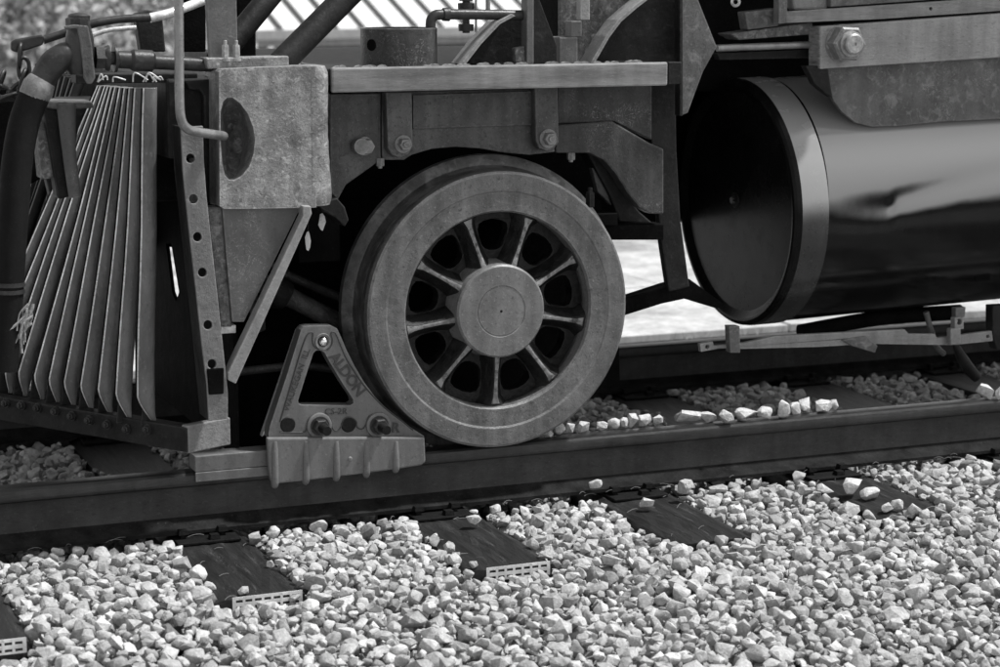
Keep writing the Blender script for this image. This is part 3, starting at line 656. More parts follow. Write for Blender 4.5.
pk(plate('brace', [(303, 206), (311, 206), (312, 214), (236, 384), (228, 380), (228, 373), (303, 216)], -.25, .05, M['brace'], None, bev=.003))
pk(plate('foot_pad', [(221, 326), (236, 325), (236, 333), (221, 334)], -.18, .04, M['edge'], None, bev=.002))

# --- pilot: bottom beam, return and slats
ZB0, ZB1 = .10, .178
c0 = on(188, 453, ZB0); e0 = on(-60, 410, ZB0); r0 = on(231, 444, ZB0)
c0 = Vector((c0.x, c0.y, 0)); e0 = Vector((e0.x, e0.y, 0)); r0 = Vector((r0.x, r0.y, 0))
bd = (e0-c0).normalized(); bn = Vector((-bd.y, bd.x, 0)); bn = bn if bn.y > 0 else -bn
def vslab(name, a, b, th, z0, z1, m, bev=.004):
    d = (b-a).normalized(); nrm = Vector((-d.y, d.x, 0)); nrm = nrm if nrm.y > 0 else -nrm
    return pk(slab(name, [a+Vector((0, 0, z0)), b+Vector((0, 0, z0)), b+Vector((0, 0, z1)), a+Vector((0, 0, z1))], nrm*th, m, None, bev=bev))
apex = c0+bd*((.7525-c0.y)/bd.y); far_c = Vector((c0.x, 1.505-c0.y, 0))
vslab('bottom_beam', c0, apex, .05, ZB0, ZB1, M['dark'])
vslab('bottom_beam', far_c, apex, .05, ZB0, ZB1, M['dark'])
vslab('corner_return', c0+Vector((.001, 0, 0)), r0, .03, ZB0-.002, ZB1+.006, M['strap'])
tips = [(161, 422), (136.5, 419), (117, 414), (98, 409.5), (80.5, 406), (65, 403), (49, 399), (32, 395.5), (17, 392.5), (3, 389.5), (-11, 386.5), (-25, 383.5)]
K = 11
def slat(Bp, Tp, w0, w1, d0, rng=random):
    """rounded bar, its foot cut to a hooked point, the leading corner worn to bare metal"""
    U = Vector((.97, .24, 0)); Dp = Vector((-.24, .97, 0)); ax = Tp-Bp
    st = [(0, .74), (.010, .70), (.026, .52), (.046, .30), (.066, .11), (.085, .0), (.16, 0), (.3, 0), (.45, 0), (.6, 0), (.75, 0), (.9, 0), (1, 0)]
    tt = [0, .055, .2, .4, .6, .8, .94, 1]; V = []; nt = len(tt)+2; b1, b2 = rng.uniform(-.004, .004), rng.uniform(-.003, .003)
    for s_, uL in st:
        w = w0*(1-s_)+w1*s_; bow = b1*math.sin(math.pi*s_)+b2*math.sin(2.7*math.pi*s_)
        for t in tt:
            u = uL+(1-uL)*t; V.append(Bp+ax*s_+U*((u-1)*w+bow)+Dp*(.019*abs(2*t-1)**2.2))
        V.append(Bp+ax*s_+U*(bow)+Dp*d0); V.append(Bp+ax*s_+U*((uL-1)*w+bow)+Dp*d0)
    Fc, mi = [], []
    for i in range(len(st)-1):
        for k in range(nt):
            a = i*nt+k; b = i*nt+(k+1) % nt; Fc.append((a, b, b+nt, a+nt)); mi.append(1 if k == 0 else (2 if k >= len(tt)-1 else 0))  # sides and back take black, painting the shade between the bars
    Fc += [tuple(reversed(range(nt))), tuple(range(len(V)-nt, len(V)))]; mi += [0, 0]
    me = pydata(V, Fc, True, 42)
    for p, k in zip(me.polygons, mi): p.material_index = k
    return me
top_px = [(161, 88), (152, 88), (146, 88), (140.5, 88), (135.5, 87.5), (131, 87), (127, 87), (123, 86.5), (119.5, 86), (116, 86), (113, 85.5), (110, 85)]
for k in range(K):
    B = on(*tips[k], ZB1-.008); B = B+Vector((-bn.x, -bn.y, 0))*.012
    T = at(top_px[k][0], top_px[k][1], -.17+.072*k)
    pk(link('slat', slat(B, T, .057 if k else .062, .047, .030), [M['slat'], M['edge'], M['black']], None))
    sk = B+Vector((-.045, 0, 0))                             # dark socket wedge at the foot
    pk(slab('socket', [B+Vector((-.052, .012, -.01)), B+Vector((0, .012, -.01)), B+Vector((-.04, .012, .09))], (.004, .02, 0), M['dark'], None, bev=.001))
    B2 = Vector((B.x, 1.505-B.y, B.z)); T2 = Vector((T.x, 1.505-T.y, T.z))
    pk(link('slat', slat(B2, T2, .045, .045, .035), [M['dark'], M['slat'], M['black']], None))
for x, y in ((6.8, 402.7), (22.5, 405), (38.7, 407.6), (56.2, 411), (73, 415.7), (90, 419.8), (108.4, 424.2), (127.8, 428.8), (148.5, 429)):
    d_ = FW+RT*((x-500)/F)+UP*((333.5-y)/F); p = CAM+d_*((c0-CAM).dot(bn)/d_.dot(bn)); hexbolt('bolt', p-bn*.0, .0125, .016, M['brass'], PIL, axis=-bn, washer=1.25, tip=.55); o = LOCO.children
for o in list(PIL.children):
    if o.name.startswith('bolt'): o.matrix_parent_inverse = Matrix.Translation((1.06, .19, -.1))
box('pilot_beam', -1.07, -.84, -.06, 1.60, .98, 1.22, M['dark'], LOCO, bev=.01)
box('drawhead', -1.25, -.84, .58, .92, .78, 1.12, M['dark'], LOCO, bev=.02)
def on_x(px, py, X):
    d = FW + RT*((px-500.0)/F) + UP*((333.5-py)/F); return CAM + d*((X-CAM.x)/d.x)
slab('pilot_dark_sheet', [(-.86, .02, .02), (-.86, 1.50, .02), (-.86, 1.50, .99), (-.86, .02, .99)], (.012, 0, 0), M['black'], LOCO, bev=0,
     holes=[[on_x(x, y, -.86) for x, y in ((166, 244), (171, 243), (179, 292), (176, 302), (172, 292))]])  # black sheet added so the space behind the slats goes dark

# --- round tank beside the boiler
TKY = .55; _c = at(733, 203, TKY); TKX, TKZ = _c.x, _c.z
TK = empty('tank', (TKX, TKY, TKZ)); TK.parent = LOCO
TILT = math.radians(1.6); tax = Vector((math.cos(TILT), 0, math.sin(TILT)))
TR = (at(733, 80, TKY).z-at(733, 327, TKY).z)/2*.985
lathe('end_cap', [(.022, 0), (.022, TR-.050), (.020, TR-.046), (.006, TR-.030), (.001, TR-.022), (.0, TR-.014), (.003, TR-.005), (.012, TR+.002), (.03, TR+.005)], (0, 0, 0), tax, [M['cap']], TK, 128, ang=22)
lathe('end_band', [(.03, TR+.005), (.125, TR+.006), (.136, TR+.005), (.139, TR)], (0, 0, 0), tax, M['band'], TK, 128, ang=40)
lathe('plug', [(.03, .030), (.02, .03), (.017, .026), (.017, .014), (.004, .013), (.004, 0)], Vector((0, .0, 0))+Vector((0, .022, .008)), tax, M['dark'], TK, 20)
hexbolt('plug_head', Vector((.018, .022, .008)), .014, .014, M['bolt'], TK, axis=-tax, washer=0, tip=0)
# shell with a creased dent, a fine mesh near it
V, Fc = [], []; nA = 300; xsS = [.139+i*.0125 for i in range(105)]+[1.6, 2.0, 2.6, 3.4, 4.2]
dc = at(893, 206, TKY-TR); dx0 = (dc-Vector((TKX, TKY, TKZ))).dot(tax); dz0 = dc.z-TKZ-dx0*math.sin(TILT)
for d in xsS:
    for j in range(nA):
        a = 2*math.pi*j/nA; y, z = -math.cos(a)*TR, math.sin(a)*TR
        dent = 0.0
        if y < 0:
            ex, ez = d-dx0, z-dz0
            lf = math.exp(-(ez/.060)**2)*math.exp(-(ex/.22)**2); rg = math.exp(-((ez-.02-.16*ex)/.045)**2)*math.exp(-(ex/.7)**2)
            w_ = 1/(1+math.exp(-max(-.3, min(.3, ex))/.005)); dent = .0075*(lf*(1-w_)+rg*w_)+.0035*math.exp(-abs(ex)/.012)*math.exp(-((ez+.005)/.022)**2)
        r = 1-dent/TR
        V.append(tax*d+Vector((0, y*r, z*r)))
for i in range(len(xsS)-1):
    for j in range(nA): A = i*nA+j; B = i*nA+(j+1) % nA; Fc.append((A, B, B+nA, A+nA))
Fc.append(tuple(reversed(range(len(V)-nA, len(V)))))
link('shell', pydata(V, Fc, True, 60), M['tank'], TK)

# --- sill timber, its bolt, scuffed plate and strips above the tank
plate('sill', [(820.5, 26.5), (1000, 13.5), (1160, 1), (1160, 46), (1000, 57.5), (820.5, 69)], +.15, .075, M['sill'], LOCO, bev=.004)
plate('sill_end', [(820, 27), (820, 68.5), (819.2, 68.5), (819.2, 27)], +.152, .072, M['sill_end'], LOCO, bev=0)
nc = at(842, 43.5, +.15)
bl = hexbolt('sill_bolt', nc, .066, .058, M['bolt'], LOCO, washer=1.02, rot=.22, tip=0)
lathe('bolt_washer', [(0, .046), (-.008, .045), (-.010, .036), (-.010, .0)], nc+Vector((0, -.058, 0)), (0, 1, 0), M['bolt_lt'], LOCO, 32)
lathe('bolt_end', [(0, .036), (-.018, .036), (-.023, .031), (-.023, .006), (-.018, .004), (-.018, 0)], nc+Vector((0, -.066, 0)), (0, 1, 0), M['bolt_lt'], LOCO, 32)
plate('scuffed_plate', [(826, 66), (1160, 43), (1160, 118), (1000, 119), (940, 122), (900, 126), (872, 127), (856, 123), (842, 112), (834, 101), (829, 90)], +.18, .02, M['scuffed'], LOCO, bev=.003)
plate('clip_angle', [(806, 66), (828, 66), (833, 98), (824, 92), (815, 84)], +.16, .04, M['dark'], LOCO)
plate('upper_strip', [(785.5, 11.5), (1160, -14), (1160, -1), (1000, 11), (880, 19.2), (785.5, 23)], +.17, .03, M['lip'], LOCO, bev=.002, holes=[circ(931, 8.8, 1.8, 10)])
plate('upper_block', [(792, -6), (828, -6), (828, 9), (794, 10)], +.19, .05, M['brace'], LOCO, bev=.008)
plate('upper_plate', [(831, -8), (1160, -40), (1160, -16), (1000, -5), (831, 7)], +.16, .03, M['scuffed'], LOCO, bev=.004)
plate('upper_post', [(779, -8), (788, -8), (787, 23), (779, 24)], +.16, .04, M['gusset'], LOCO, bev=.003)
plate('valve_block', [(745, 12), (779, 8), (779, 26), (748, 30)], +.22, .06, M['scuffed'], LOCO, bev=.005)
plate('shelf', [(730, 34), (812, 22), (816, 34), (740, 40)], +.22, .1, M['casting_dark'], LOCO, bev=.004)
ptube('bright_rod', [(717, 48.2), (815, 44.5)], +.22, .0125, M['rod'], LOCO)
plate('rod_channel', [(717, 53), (812, 49), (812, 58), (720, 60)], +.25, .04, M['dark'], LOCO, bev=.003)
lathe('ring_fitting', [(0, .012), (.006, .018), (.012, .012), (.006, .008), (0, .012)], at(736, 2, +.22), (.3, 1, 0), M['edge'], LOCO, 20)
box('smokebox_saddle', .72, 6.4, .66, 1.42, 1.10, 1.75, M['black'], LOCO, bev=.02)
lathe('smokebox', [(0, 0), (0, .72), (.06, .75), (6.2, .75), (6.2, 0)], (.30, .7525, 2.42), (1, 0, 0), M['dark'], LOCO, 64)

# --- fittings standing on the deck
def rbox(name, px0, px1, py0, py1, Y, dep, r, m, **k):
    a = at(px0, py1, Y); b = at(px1, py0, Y); n = 8; pts = []
    for cx, cyy, s in ((a.x+r, a.y+r, 180), (b.x-r, a.y+r, 270), (b.x-r, a.y+dep-r, 0), (a.x+r, a.y+dep-r, 90)):
        for i in range(n+1): t = math.radians(s+90*i/n); pts.append((cx+r*math.cos(t), cyy+r*math.sin(t), a.z))
    return slab(name, pts, (0, 0, b.z-a.z), m, LOCO, bev=.003, smooth=True, **k)
a = at(399, 65, .06); lathe('drum', [(0, .112), (.0, .122), (.116, .122), (.118, .119), (.118, .112), (.01, .112)], a, (0, 0, 1), M['frame_b'], LOCO, 64)
hc0 = at(364.5, 44, -.03); lathe('drum_hole', [(0, 0), (0, .018), (.012, .020)], Vector((a.x-.112, a.y-.055, a.z+.066)), (.9, .44, 0), M['black'], LOCO, 20)
ptube('deck_pipe', [(430.5, 28), (431, 20), (435, 15.5), (443, 14.5), (480, 14.5), (532, 15.5)], 0, .0165, M['brass'], LOCO)
lathe('pipe_elbow', [(0, 0), (0, .021), (.02, .022), (.02, 0)], at(443, 14.5, 0), (1, 0, 0), M['brass'], LOCO, 20)
for z0, r in ((-6, .022), (3, .026), (24, .024)):
    lathe('valve_body', [(0, 0), (0, r), (.022, r*1.05), (.024, 0)], at(466, z0+7, .08), (0, 0, 1), M['brass'], LOCO, 20)
ptube('valve_stem', [(466, 33), (466, -10)], .08, .012, M['brass'], LOCO)
ptube('thin_rod', [(476, 32), (476, -10)], .06, .004, M['rod'], LOCO)
ptube('thin_rod', [(488, 14), (488, -10)], .06, .008, M['brace'], LOCO)
def web_and_flange(px_edge, body, Y, wid):
    plate('bracket_web', body, Y, .014, M['dark'], LOCO, bev=.002)
    a = [at(x, y, Y-wid) for x, y in px_edge]
    off = Vector((.012, 0, -.006))
    slab('bracket_flange', a+[p+off for p in reversed(a)], (0, wid, 0), M['brace'], LOCO, bev=.001)
web_and_flange([(461, 64), (478, 42), (497, 22), (512, 14)], [(458, 64), (476, 42), (495, 22), (510, 14), (530, 13), (530, 64)], .06, .09)
web_and_flange([(590, 64), (606, 36), (618, 20), (634, 6), (650, -6)], [(588, 64), (604, 36), (616, 20), (632, 6), (648, -6), (692, -6), (692, 64)], .12, .09)
plate('angle_post', [(527, -6), (534, -6), (534, 64), (527, 64)], -.04, .05, M['gusset'], LOCO, bev=.003)
plate('angle_web', [(534, -6), (539, -2), (557, 46), (557, 64), (534, 64)], -.02, .012, M['dark'], LOCO, bev=.002)
plate('small_bracket', [(515, 48), (525, 46), (526, 63), (516, 63)], -.03, .03, M['casting_dark'], LOCO)
a = at(559, 63, .02); b = at(578, 37, .02); box('chock_block', a.x, b.x, +.02, .14, a.z-.005, b.z, M['gusset'], LOCO, bev=.004)
a = at(571, 37, .05); b = at(582, 21, .05); box('block_nut', a.x, b.x, +.05, .10, a.z, b.z, M['gusset'], LOCO, bev=.003)
plate('stake', [(580, -6), (590, -6), (590, 20), (580, 20)], .01, .03, M['brace'], LOCO, bev=.003)
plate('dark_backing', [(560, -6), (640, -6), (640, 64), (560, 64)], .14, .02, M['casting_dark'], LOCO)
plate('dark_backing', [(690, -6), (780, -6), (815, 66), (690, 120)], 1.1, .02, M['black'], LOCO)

# --- top left: upright, brace tubes, air pipe, angle cock, hose, chain
plate('upright', [(205.5, -8), (236.5, -8), (238, 62), (210, 63)], -.14, .02, M['gusset'], LOCO, bev=.003)
plate('upright_foot', [(206, 58), (289, 56), (289, 66), (208, 69)], -.17, .08, M['casting'], LOCO, bev=.004)
for x in (225.5, 236.5): hexbolt('bolt', at(x, 60, -.16), .011, .045, M['bolt_lt'], LOCO, axis=(0, 0, 1), washer=1.4)
ptube('brace_tube', [(280, 64), (357, -14)], [-.10, -.02], .040, M['dark'], LOCO, n=28)
ptube('brace_tube', [(216, 62), (280, -16)], [.10, .20], .036, M['dark'], LOCO, n=28)
plate('rear_post', [(237, -8), (256, -8), (256, 57), (237, 57)], .30, .03, M['black'], LOCO)
plate('rear_plate', [(183, -8), (206, -8), (206, 52), (183, 52)], .25, .02, M['black'], LOCO)
plate('bell_bracket', [(135, 14), (148, 10), (158, 12), (163, 20), (166, 52), (141, 52), (137, 26)], .25, .05, M['dark'], LOCO, bev=.006)
YA = -.12
ptube('air_pipe', [(150, 62), (212, 65)], YA, .021, M['brass'], LOCO, n=20)
lathe('pipe_coupling', [(0, 0), (0, .026), (.035, .026), (.045, .032), (.10, .032), (.108, .024), (.108, 0)], at(118, 59.5, YA), at(212, 65, YA)-at(150, 62, YA), M['brass'], LOCO, 24)
lathe('union_flange', [(0, 0), (0, .034), (.010, .038), (.014, .038), (.014, .02), (.028, .02), (.028, .041), (.036, .041), (.040, .03), (.040, 0)], at(104, 58, YA), (1, 0, -.03), M['brass'], LOCO, 28)
hexbolt('union_nut', at(95, 57.5, YA), .036, .035, M['brass'], LOCO, axis=(1, 0, -.03), washer=0, tip=0)
lathe('cock_body', [(-.01, 0), (-.01, .034), (.01, .042), (.05, .044), (.10, .040), (.125, .034), (.135, .03), (.16, .032), (.165, .026), (.17, 0)], at(80, 71, YA), (.02, 0, 1), M['brass'], LOCO, 28)
lathe('cock_cap', [(0, 0), (0, .035), (.03, .036), (.034, .028), (.042, .026), (.042, 0)], at(78, 29, YA), (0, 0, 1), M['brass'], LOCO, 8, smooth=False)
plate('cock_handle', [(64, 26), (75, 24.5), (88, 26), (92, 45), (95.5, 78), (92, 84), (87, 84), (84, 78), (80, 40), (77, 28.5), (65, 29)], YA-.055, .008, M['frame'], LOCO, bev=.003)
ptube('hose_elbow', [(76, 54), (66, 54.5), (54, 63), (45, 76), (40, 86)], YA, [.030, .037, .041, .038, .038], M['brass'], LOCO, n=24)
ptube('hose_clamp', [(42.5, 80), (38, 88), (33, 98)], YA, [.040, .047, .044], M['bolt'], LOCO, n=24, sub=3)
ptube('hose', [(36, 92), (25, 120), (17.5, 160), (13.5, 210), (10, 260), (7, 310), (2, 370)], [YA, YA, YA-.01, YA-.02, YA-.03, YA-.03, YA-.03], .0445, M['hose'], LOCO, n=28)
for y in (286, 293): lathe('hose_band', [(0, .0445), (0, .048), (.012, .048), (.012, .0445)], at(8.5, y, YA-.03), (.03, 0, 1), M['brass'], LOCO, 28)
plate('release_handle', [(11, 42), (16, 39), (43, 34.5), (45.5, 38), (43, 45), (28, 50), (16, 52.5), (11, 50)], YA+.1, .018, M['brass'], LOCO, bev=.005)
ptube('release_rod', [(43, 40), (62, 34), (90, 24.5), (118, 19.5), (150, 17.5)], YA+.12, [.013, .012, .013, .012, .013], M['brass'], LOCO)
ptube('release_rod', [(150, 18), (172, 12.5), (212, -3)], [YA+.12, YA+.13, .1], .0145, M['edge'], LOCO)
ptube('conduit', [(93, 35), (110, 30), (136, 27.5)], YA+.16, .007, M['edge'], LOCO)
def chain_link(c, rot, s=.026):
    pts = []
    for i in range(17):
        t = 2*math.pi*i/16; pts.append(Vector((s*.62*math.cos(t), 0, s*math.sin(t)+(s*.3 if math.sin(t) > 0 else -s*.3))))
    Mx = Matrix.Rotation(rot[1], 3, 'Y') @ Matrix.Rotation(rot[0], 3, 'Z'); return tube('chain_link', [Mx @ p+c for p in pts], .0065, M['brass'], LOCO, n=8, sub=1)
for x, y, a, b in ((20, 56, 1.3, .1), (24, 69, .1, 0), (22.5, 81, 1.2, .3), (17, 91, .2, .9), (9, 97, 1.2, 1.3), (2, 92, .2, 2.0), (0, 82, 1.2, .4)): chain_link(at(x, y, YA+.1), (a, b))
# coupler block and roll left of the slats
plate('coupler_block', [(37, 123), (58, 122), (60, 177), (42, 180)], .10, .1, M['casting_dark'], LOCO, bev=.006)
ptube('knuckle_roll', [(66, 103), (69, 150), (75, 197)], .06, [.030, .021, .019], M['gusset'], LOCO, n=20)
plate('knuckle_body', [(42, 106), (70, 104), (74, 196), (58, 200), (50, 150)], .08, .08, M['dark'], LOCO, bev=.01)
plate('knuckle_plate', [(44, 100), (92, 101), (95, 108), (60, 110), (46, 108)], .05, .1, M['frame'], LOCO, bev=.006)
plate('coupler_tail', [(46, 178), (66, 176), (78, 240), (66, 250), (54, 210)], .62, .06, M['dark'], LOCO, bev=.006)
plate('front_plate', [(-30, 88), (44, 88), (46, 176), (28, 186), (28, 198), (20, 200), (-30, 202)], .62, .06, M['black'], LOCO, bev=.006)
plate('beam_top', [(76, 74), (198, 73), (198, 82), (76, 84)], -.04, .08, M['dark'], LOCO, bev=.004)
for i in range(8):                                        # tied wire ends on the beam
    x = 92+random.uniform(0, 76); ptube('tie_wire', [(x, 82), (x+random.uniform(-6, 8), 73+random.uniform(-1, 4)), (x+random.uniform(4, 16), 80)], -.055, .0025, M['edge'], LOCO, n=6, sub=4)
rp = []
for i in range(26):
    x0, y0 = 25+random.uniform(-7, 9), 312+random.uniform(-10, 16)
    ptube('rope_strand', [(x0, y0), (x0-6+random.uniform(-4, 6), y0+8), (x0-10+random.uniform(-10, 10), y0+18+random.uniform(0, 14))], -.16+random.uniform(-.03, .03), random.uniform(.002, .0042), M['rope'], LOCO, n=6, sub=4)

# --- brake rigging under the tank
RG = empty('brake_rigging', (1.2, -.05, .2)); RG.parent = LOCO
def rk(o): o.parent = RG; o.matrix_parent_inverse = Matrix.Translation((-1.2, .05, -.2)); return o
rk(plate('pull_bar', [(700, 344), (713, 341.5), (714, 346), (729, 344.5), (745, 343), (775, 336), (905, 329.5), (909, 334), (935, 334), (937, 338), (955, 336), (992, 331), (993, 341), (955, 345), (935, 345), (870, 344), (820, 347), (745, 349), (720, 348.5), (701, 352)], +.20, .02, M['brace'], None, bev=.002, holes=[circ(707.5, 347, 2.2, 10), circ(988, 336.5, 1.8, 10), circ(850, 340.5, 2, 10)]))
rk(plate('link_plate', [(842, 340), (866, 336), (878, 346), (875, 353), (852, 346)], .19, .012, M['scuffed'], None, bev=.003))
rk(plate('hanger', [(729, 326), (740, 326), (740.5, 353), (730.5, 353)], .17, .035, M['gusset'], None, bev=.003))
rk(plate('hanger', [(951, 329), (961, 328), (961, 344), (951, 345)], .17, .03, M['brace'], None, bev=.004))
rk(plate('hanger_eye', [(955, 318), (964, 317), (964, 329), (955, 330)], .18, .03, M['brace'], None, bev=.003, holes=[circ(959.5, 322, 2.6, 12, 3.2)]))
rk(plate('hanger_eye', [(956, 308), (966, 307), (965, 317), (956, 318)], .19, .03, M['gusset'], None, bev=.003))
rk(ptube('drain_pipe', [(926, 312), (932, 334), (937, 347), (944, 354)], .25, .011, M['frame'], None, n=10))
rk(ptube('release_arm', [(955, 344), (962, 358), (970, 370), (977, 378)], .22, [.011, .021, .023, .019], M['dark'], None, n=12))
rk(plate('end_lug', [(993, 306), (1010, 305), (1010, 350), (997, 350), (993, 335)], .2, .05, M['dark'], None))
rk(ptube('far_pipe', [(800, 332), (880, 318), (960, 312)], .5, .03, M['black'], None))

# ------------------------------------------------------------------ rail chock holding the wheel
CH = empty('rail_chock', (-.55, 0, 0), label='grey triangular cast rail chock with raised lettering wedged under the wheel', cat='wheel chock')
def ck(o): o.parent = CH; o.matrix_parent_inverse = Matrix.Translation((.55, 0, 0)); return o
YK = -.058
tri = [(313.5, 353), (316, 350.5), (321, 350.5), (324.5, 352.5), (332, 366), (343, 384), (353, 399), (353.6, 403), (350.5, 405.3), (303, 405.3), (298.8, 404), (298, 400.5), (302, 388), (308, 369)]
body = [(268.5, 434), (270, 426), (286, 378), (301, 330), (304, 327), (310, 326), (332, 326), (337, 328.5), (341, 337), (347, 351), (354, 365), (364, 382), (376, 398), (390, 412), (404, 423), (418, 432), (424, 436), (424, 438.5), (269, 438.5)]
ck(plate('body', body, YK, .05, M['chock'], None, holes=[tri, circ(322.9, 341.6, 5.2, 18)], bev=.003))
inner = [(277, 425), (283, 410), (294, 372), (305, 337), (309, 331.5), (314, 331), (313, 336), (314.5, 343), (319, 348.5)]
def rib(px, w=.0026): return ck(ptube('raised_rib', px, YK-.0005, w, M['chock_relief_shade'], None, n=6, sub=3))
rib([(280, 422), (290, 388), (300, 354), (306, 337), (309.5, 332.5), (313, 333), (312.5, 339), (314, 346), (319, 350)])
rib([(327, 350), (331.5, 345), (332.5, 339), (331, 333), (334, 332), (337, 336), (345, 356), (354, 371), (366, 388), (384, 407), (402, 421), (413, 430)])
rib([(280, 432), (300, 432.5), (306, 430), (308, 420), (314, 414.5), (322, 414), (330, 418), (332, 427), (336, 431), (341, 427), (344, 419), (350, 417), (356, 421), (357, 427), (362, 429), (366, 424), (369, 416), (378, 413.5), (386, 417), (390, 425)])
ck(lathe('bright_pin', [(-.012, 0), (-.011, .006), (-.007, .012), (0, .0155), (.03, .016)], at(323.2, 341.6, YK+.004), (0, 1, 0), M['pin'], None, 20))
ck(lathe('pin_ring', [(.003, .017), (-.003, .019), (-.004, .025), (.003, .028)], at(322.9, 341.6, YK), (0, 1, 0), M['chock'], None, 28))
for x, y in ((287.8, 424.7), (348.5, 424.7)): ck(lathe('plug', [(-.002, 0), (-.003, .022), (.001, .026)], at(x, y, YK), (0, 1, 0), M['rubber'], None, 24))
for x, y in ((319, 425.5), (378, 424.7)):
    c = at(x, y, YK)
    ck(lathe('boss', [(.002, .042), (-.008, .040), (-.010, .034), (-.008, 0)], c, (0, 1, 0), M['chock'], None, 32))
    ck(hexbolt('nut', c+Vector((0, -.008, 0)), .026, .03, M['brass'], None, washer=1.2, tip=0))
    ck(tube('stud', [c+Vector((0, -.03, 0)), c+Vector((.004, -.075, -.004))], .015, M['rubber'], None, n=16))
skirt = [(267, 438), (425, 437), (426, 462), (422, 465.5), (400, 469), (350, 475.5), (300, 481.5), (276, 484), (271, 482), (269, 470)]
ck(plate('skirt', skirt, YK-.022, .022, M['chock'], None, bev=.006))
for i, (x, yb) in enumerate(((274.5, 485), (305.5, 481.5), (336, 478.5), (366, 475), (395.5, 470.5))):
    ck(ptube('skirt_rib', [(x, 441), (x+.2, 455), (x+.3, yb-3), (x, yb)], [YK-.015, YK-.018, YK-.018, YK-.012], [.0095, .0115, .0125, .0105], M['chock'], None, n=10))
ck(lathe('rivet', [(0, .008), (-.003, .006), (-.004, 0)], at(350, 459, YK-.022), (0, 1, 0), M['chock'], None, 12))
a = at(195, 455, -.045); b = at(268, 445, -.045)
ck(box('rail_bar', a.x, b.x+.03, -.045, .03, .001, .052, M['chock'], None, bev=.003))
ck(box('rail_bar_lip', a.x, b.x+.03, -.0475, -.0385, -.030, .0, M['chock'], None, bev=.002))
ck(slab('back_edge', [at(262, 437, -.0), at(268, 432, -.0), at(302, 330, -.0), at(298, 330, -.0)], (0, .03, 0), M['edge'], None, bev=.002))
def ctext(name, s, size, pc, pr_, m, space=1.0, bold=0.0, ex=.0022):
    c = at(*pc, YK-.0005); r = at(pc[0]+pr_[0], pc[1]+pr_[1], YK-.0005)-c
    upv = Vector((-r.z, 0, r.x)); return ck(text(name, s, size, c, r, upv, m, None, extrude=ex, space=space, bold=bold))
ctext('lettering', 'ALDON', .050, (347, 374.5), (100, 138), M['chock_relief_shade'], .92, .0012)
ctext('lettering', 'WAUKEGAN  ILL', .0275, (297, 380), (33, -95), M['chock_relief_shade'], 1.0, .0)
ctext('lettering', 'CS-2R', .028, (336, 411.5), (100, -2), M['chock_relief_shade'], 1.05)
ctext('lettering', 'R', .045, (395.5, 428), (100, 0), M['chock_relief_shade'], 1, .0012)

# ------------------------------------------------------------------ background: low shed with seamed roof, hedge of shrubs
def shed():
    s = empty('shed', (0, 0, 0), label='low shed with white seamed metal roof behind the locomotive', cat='shed')
    eL = at(252, 31, 29.0)                                # left end of the eave
    view = Vector((FW.x, FW.y, 0)).normalized(); rgt = RT.copy()
    seam = (view*math.cos(math.radians(35))-rgt*math.sin(math.radians(35))); eave = Vector((seam.y, -seam.x, 0))
    if eave.dot(rgt) < 0: eave = -eave
    rise = math.tan(math.radians(30)); slope = seam+Vector((0, 0, rise))
    Lr, Ls = 13.0, 6.0
    a = eL-eave*.0; b = a+eave*Lr; c = b+slope*Ls; d = a+slope*Ls
    slab('roof_panel', [a, b, c, d], (0, 0, -.05), M['roof'], s, bev=0)
    upn = eave.cross(slope).normalized(); upn = upn if upn.z > 0 else -upn
    n = int(Lr/.56)
    for i in range(n+1):
        p = a+eave*(i*.56); w = eave*.042
        slab('roof_seam', [p-w+upn*.002, p+w+upn*.002, p+w+slope*Ls+upn*.002, p-w+slope*Ls+upn*.002], upn*.06, M['seam'], s, bev=0)
    o = -seam*.12
    slab('gutter', [a+o+Vector((0, 0, .02)), b+o+Vector((0, 0, .02)), b+o+Vector((0, 0, -.16)), a+o+Vector((0, 0, -.16))], seam*.11, M['gutter'], s, bev=.01)
    q = seam*.3
    slab('wall', [a+q+Vector((0, 0, -.08)), b+q+Vector((0, 0, -.08)), b+q+Vector((0, 0, -2.6)), a+q+Vector((0, 0, -2.6))], seam*9.0, M['wall'], s, bev=0)
    e = a+slope*Ls; r2 = e+seam*Ls*1.0-Vector((0, 0, rise*Ls)); 
    slab('roof_panel', [d+upn*.003, c+upn*.003, c+seam*Ls-Vector((0, 0, rise*Ls)), d+seam*Ls-Vector((0, 0, rise*Ls))], (0, 0, -.05), M['roof'], s, bev=0)
    slab('fascia', [a+q*.9+Vector((0, 0, -.16)), b+q*.9+Vector((0, 0, -.16)), b+q*.9+Vector((0, 0, -.30)), a+q*.9+Vector((0, 0, -.30))], seam*.05, M['gutter'], s, bev=0)
shed()
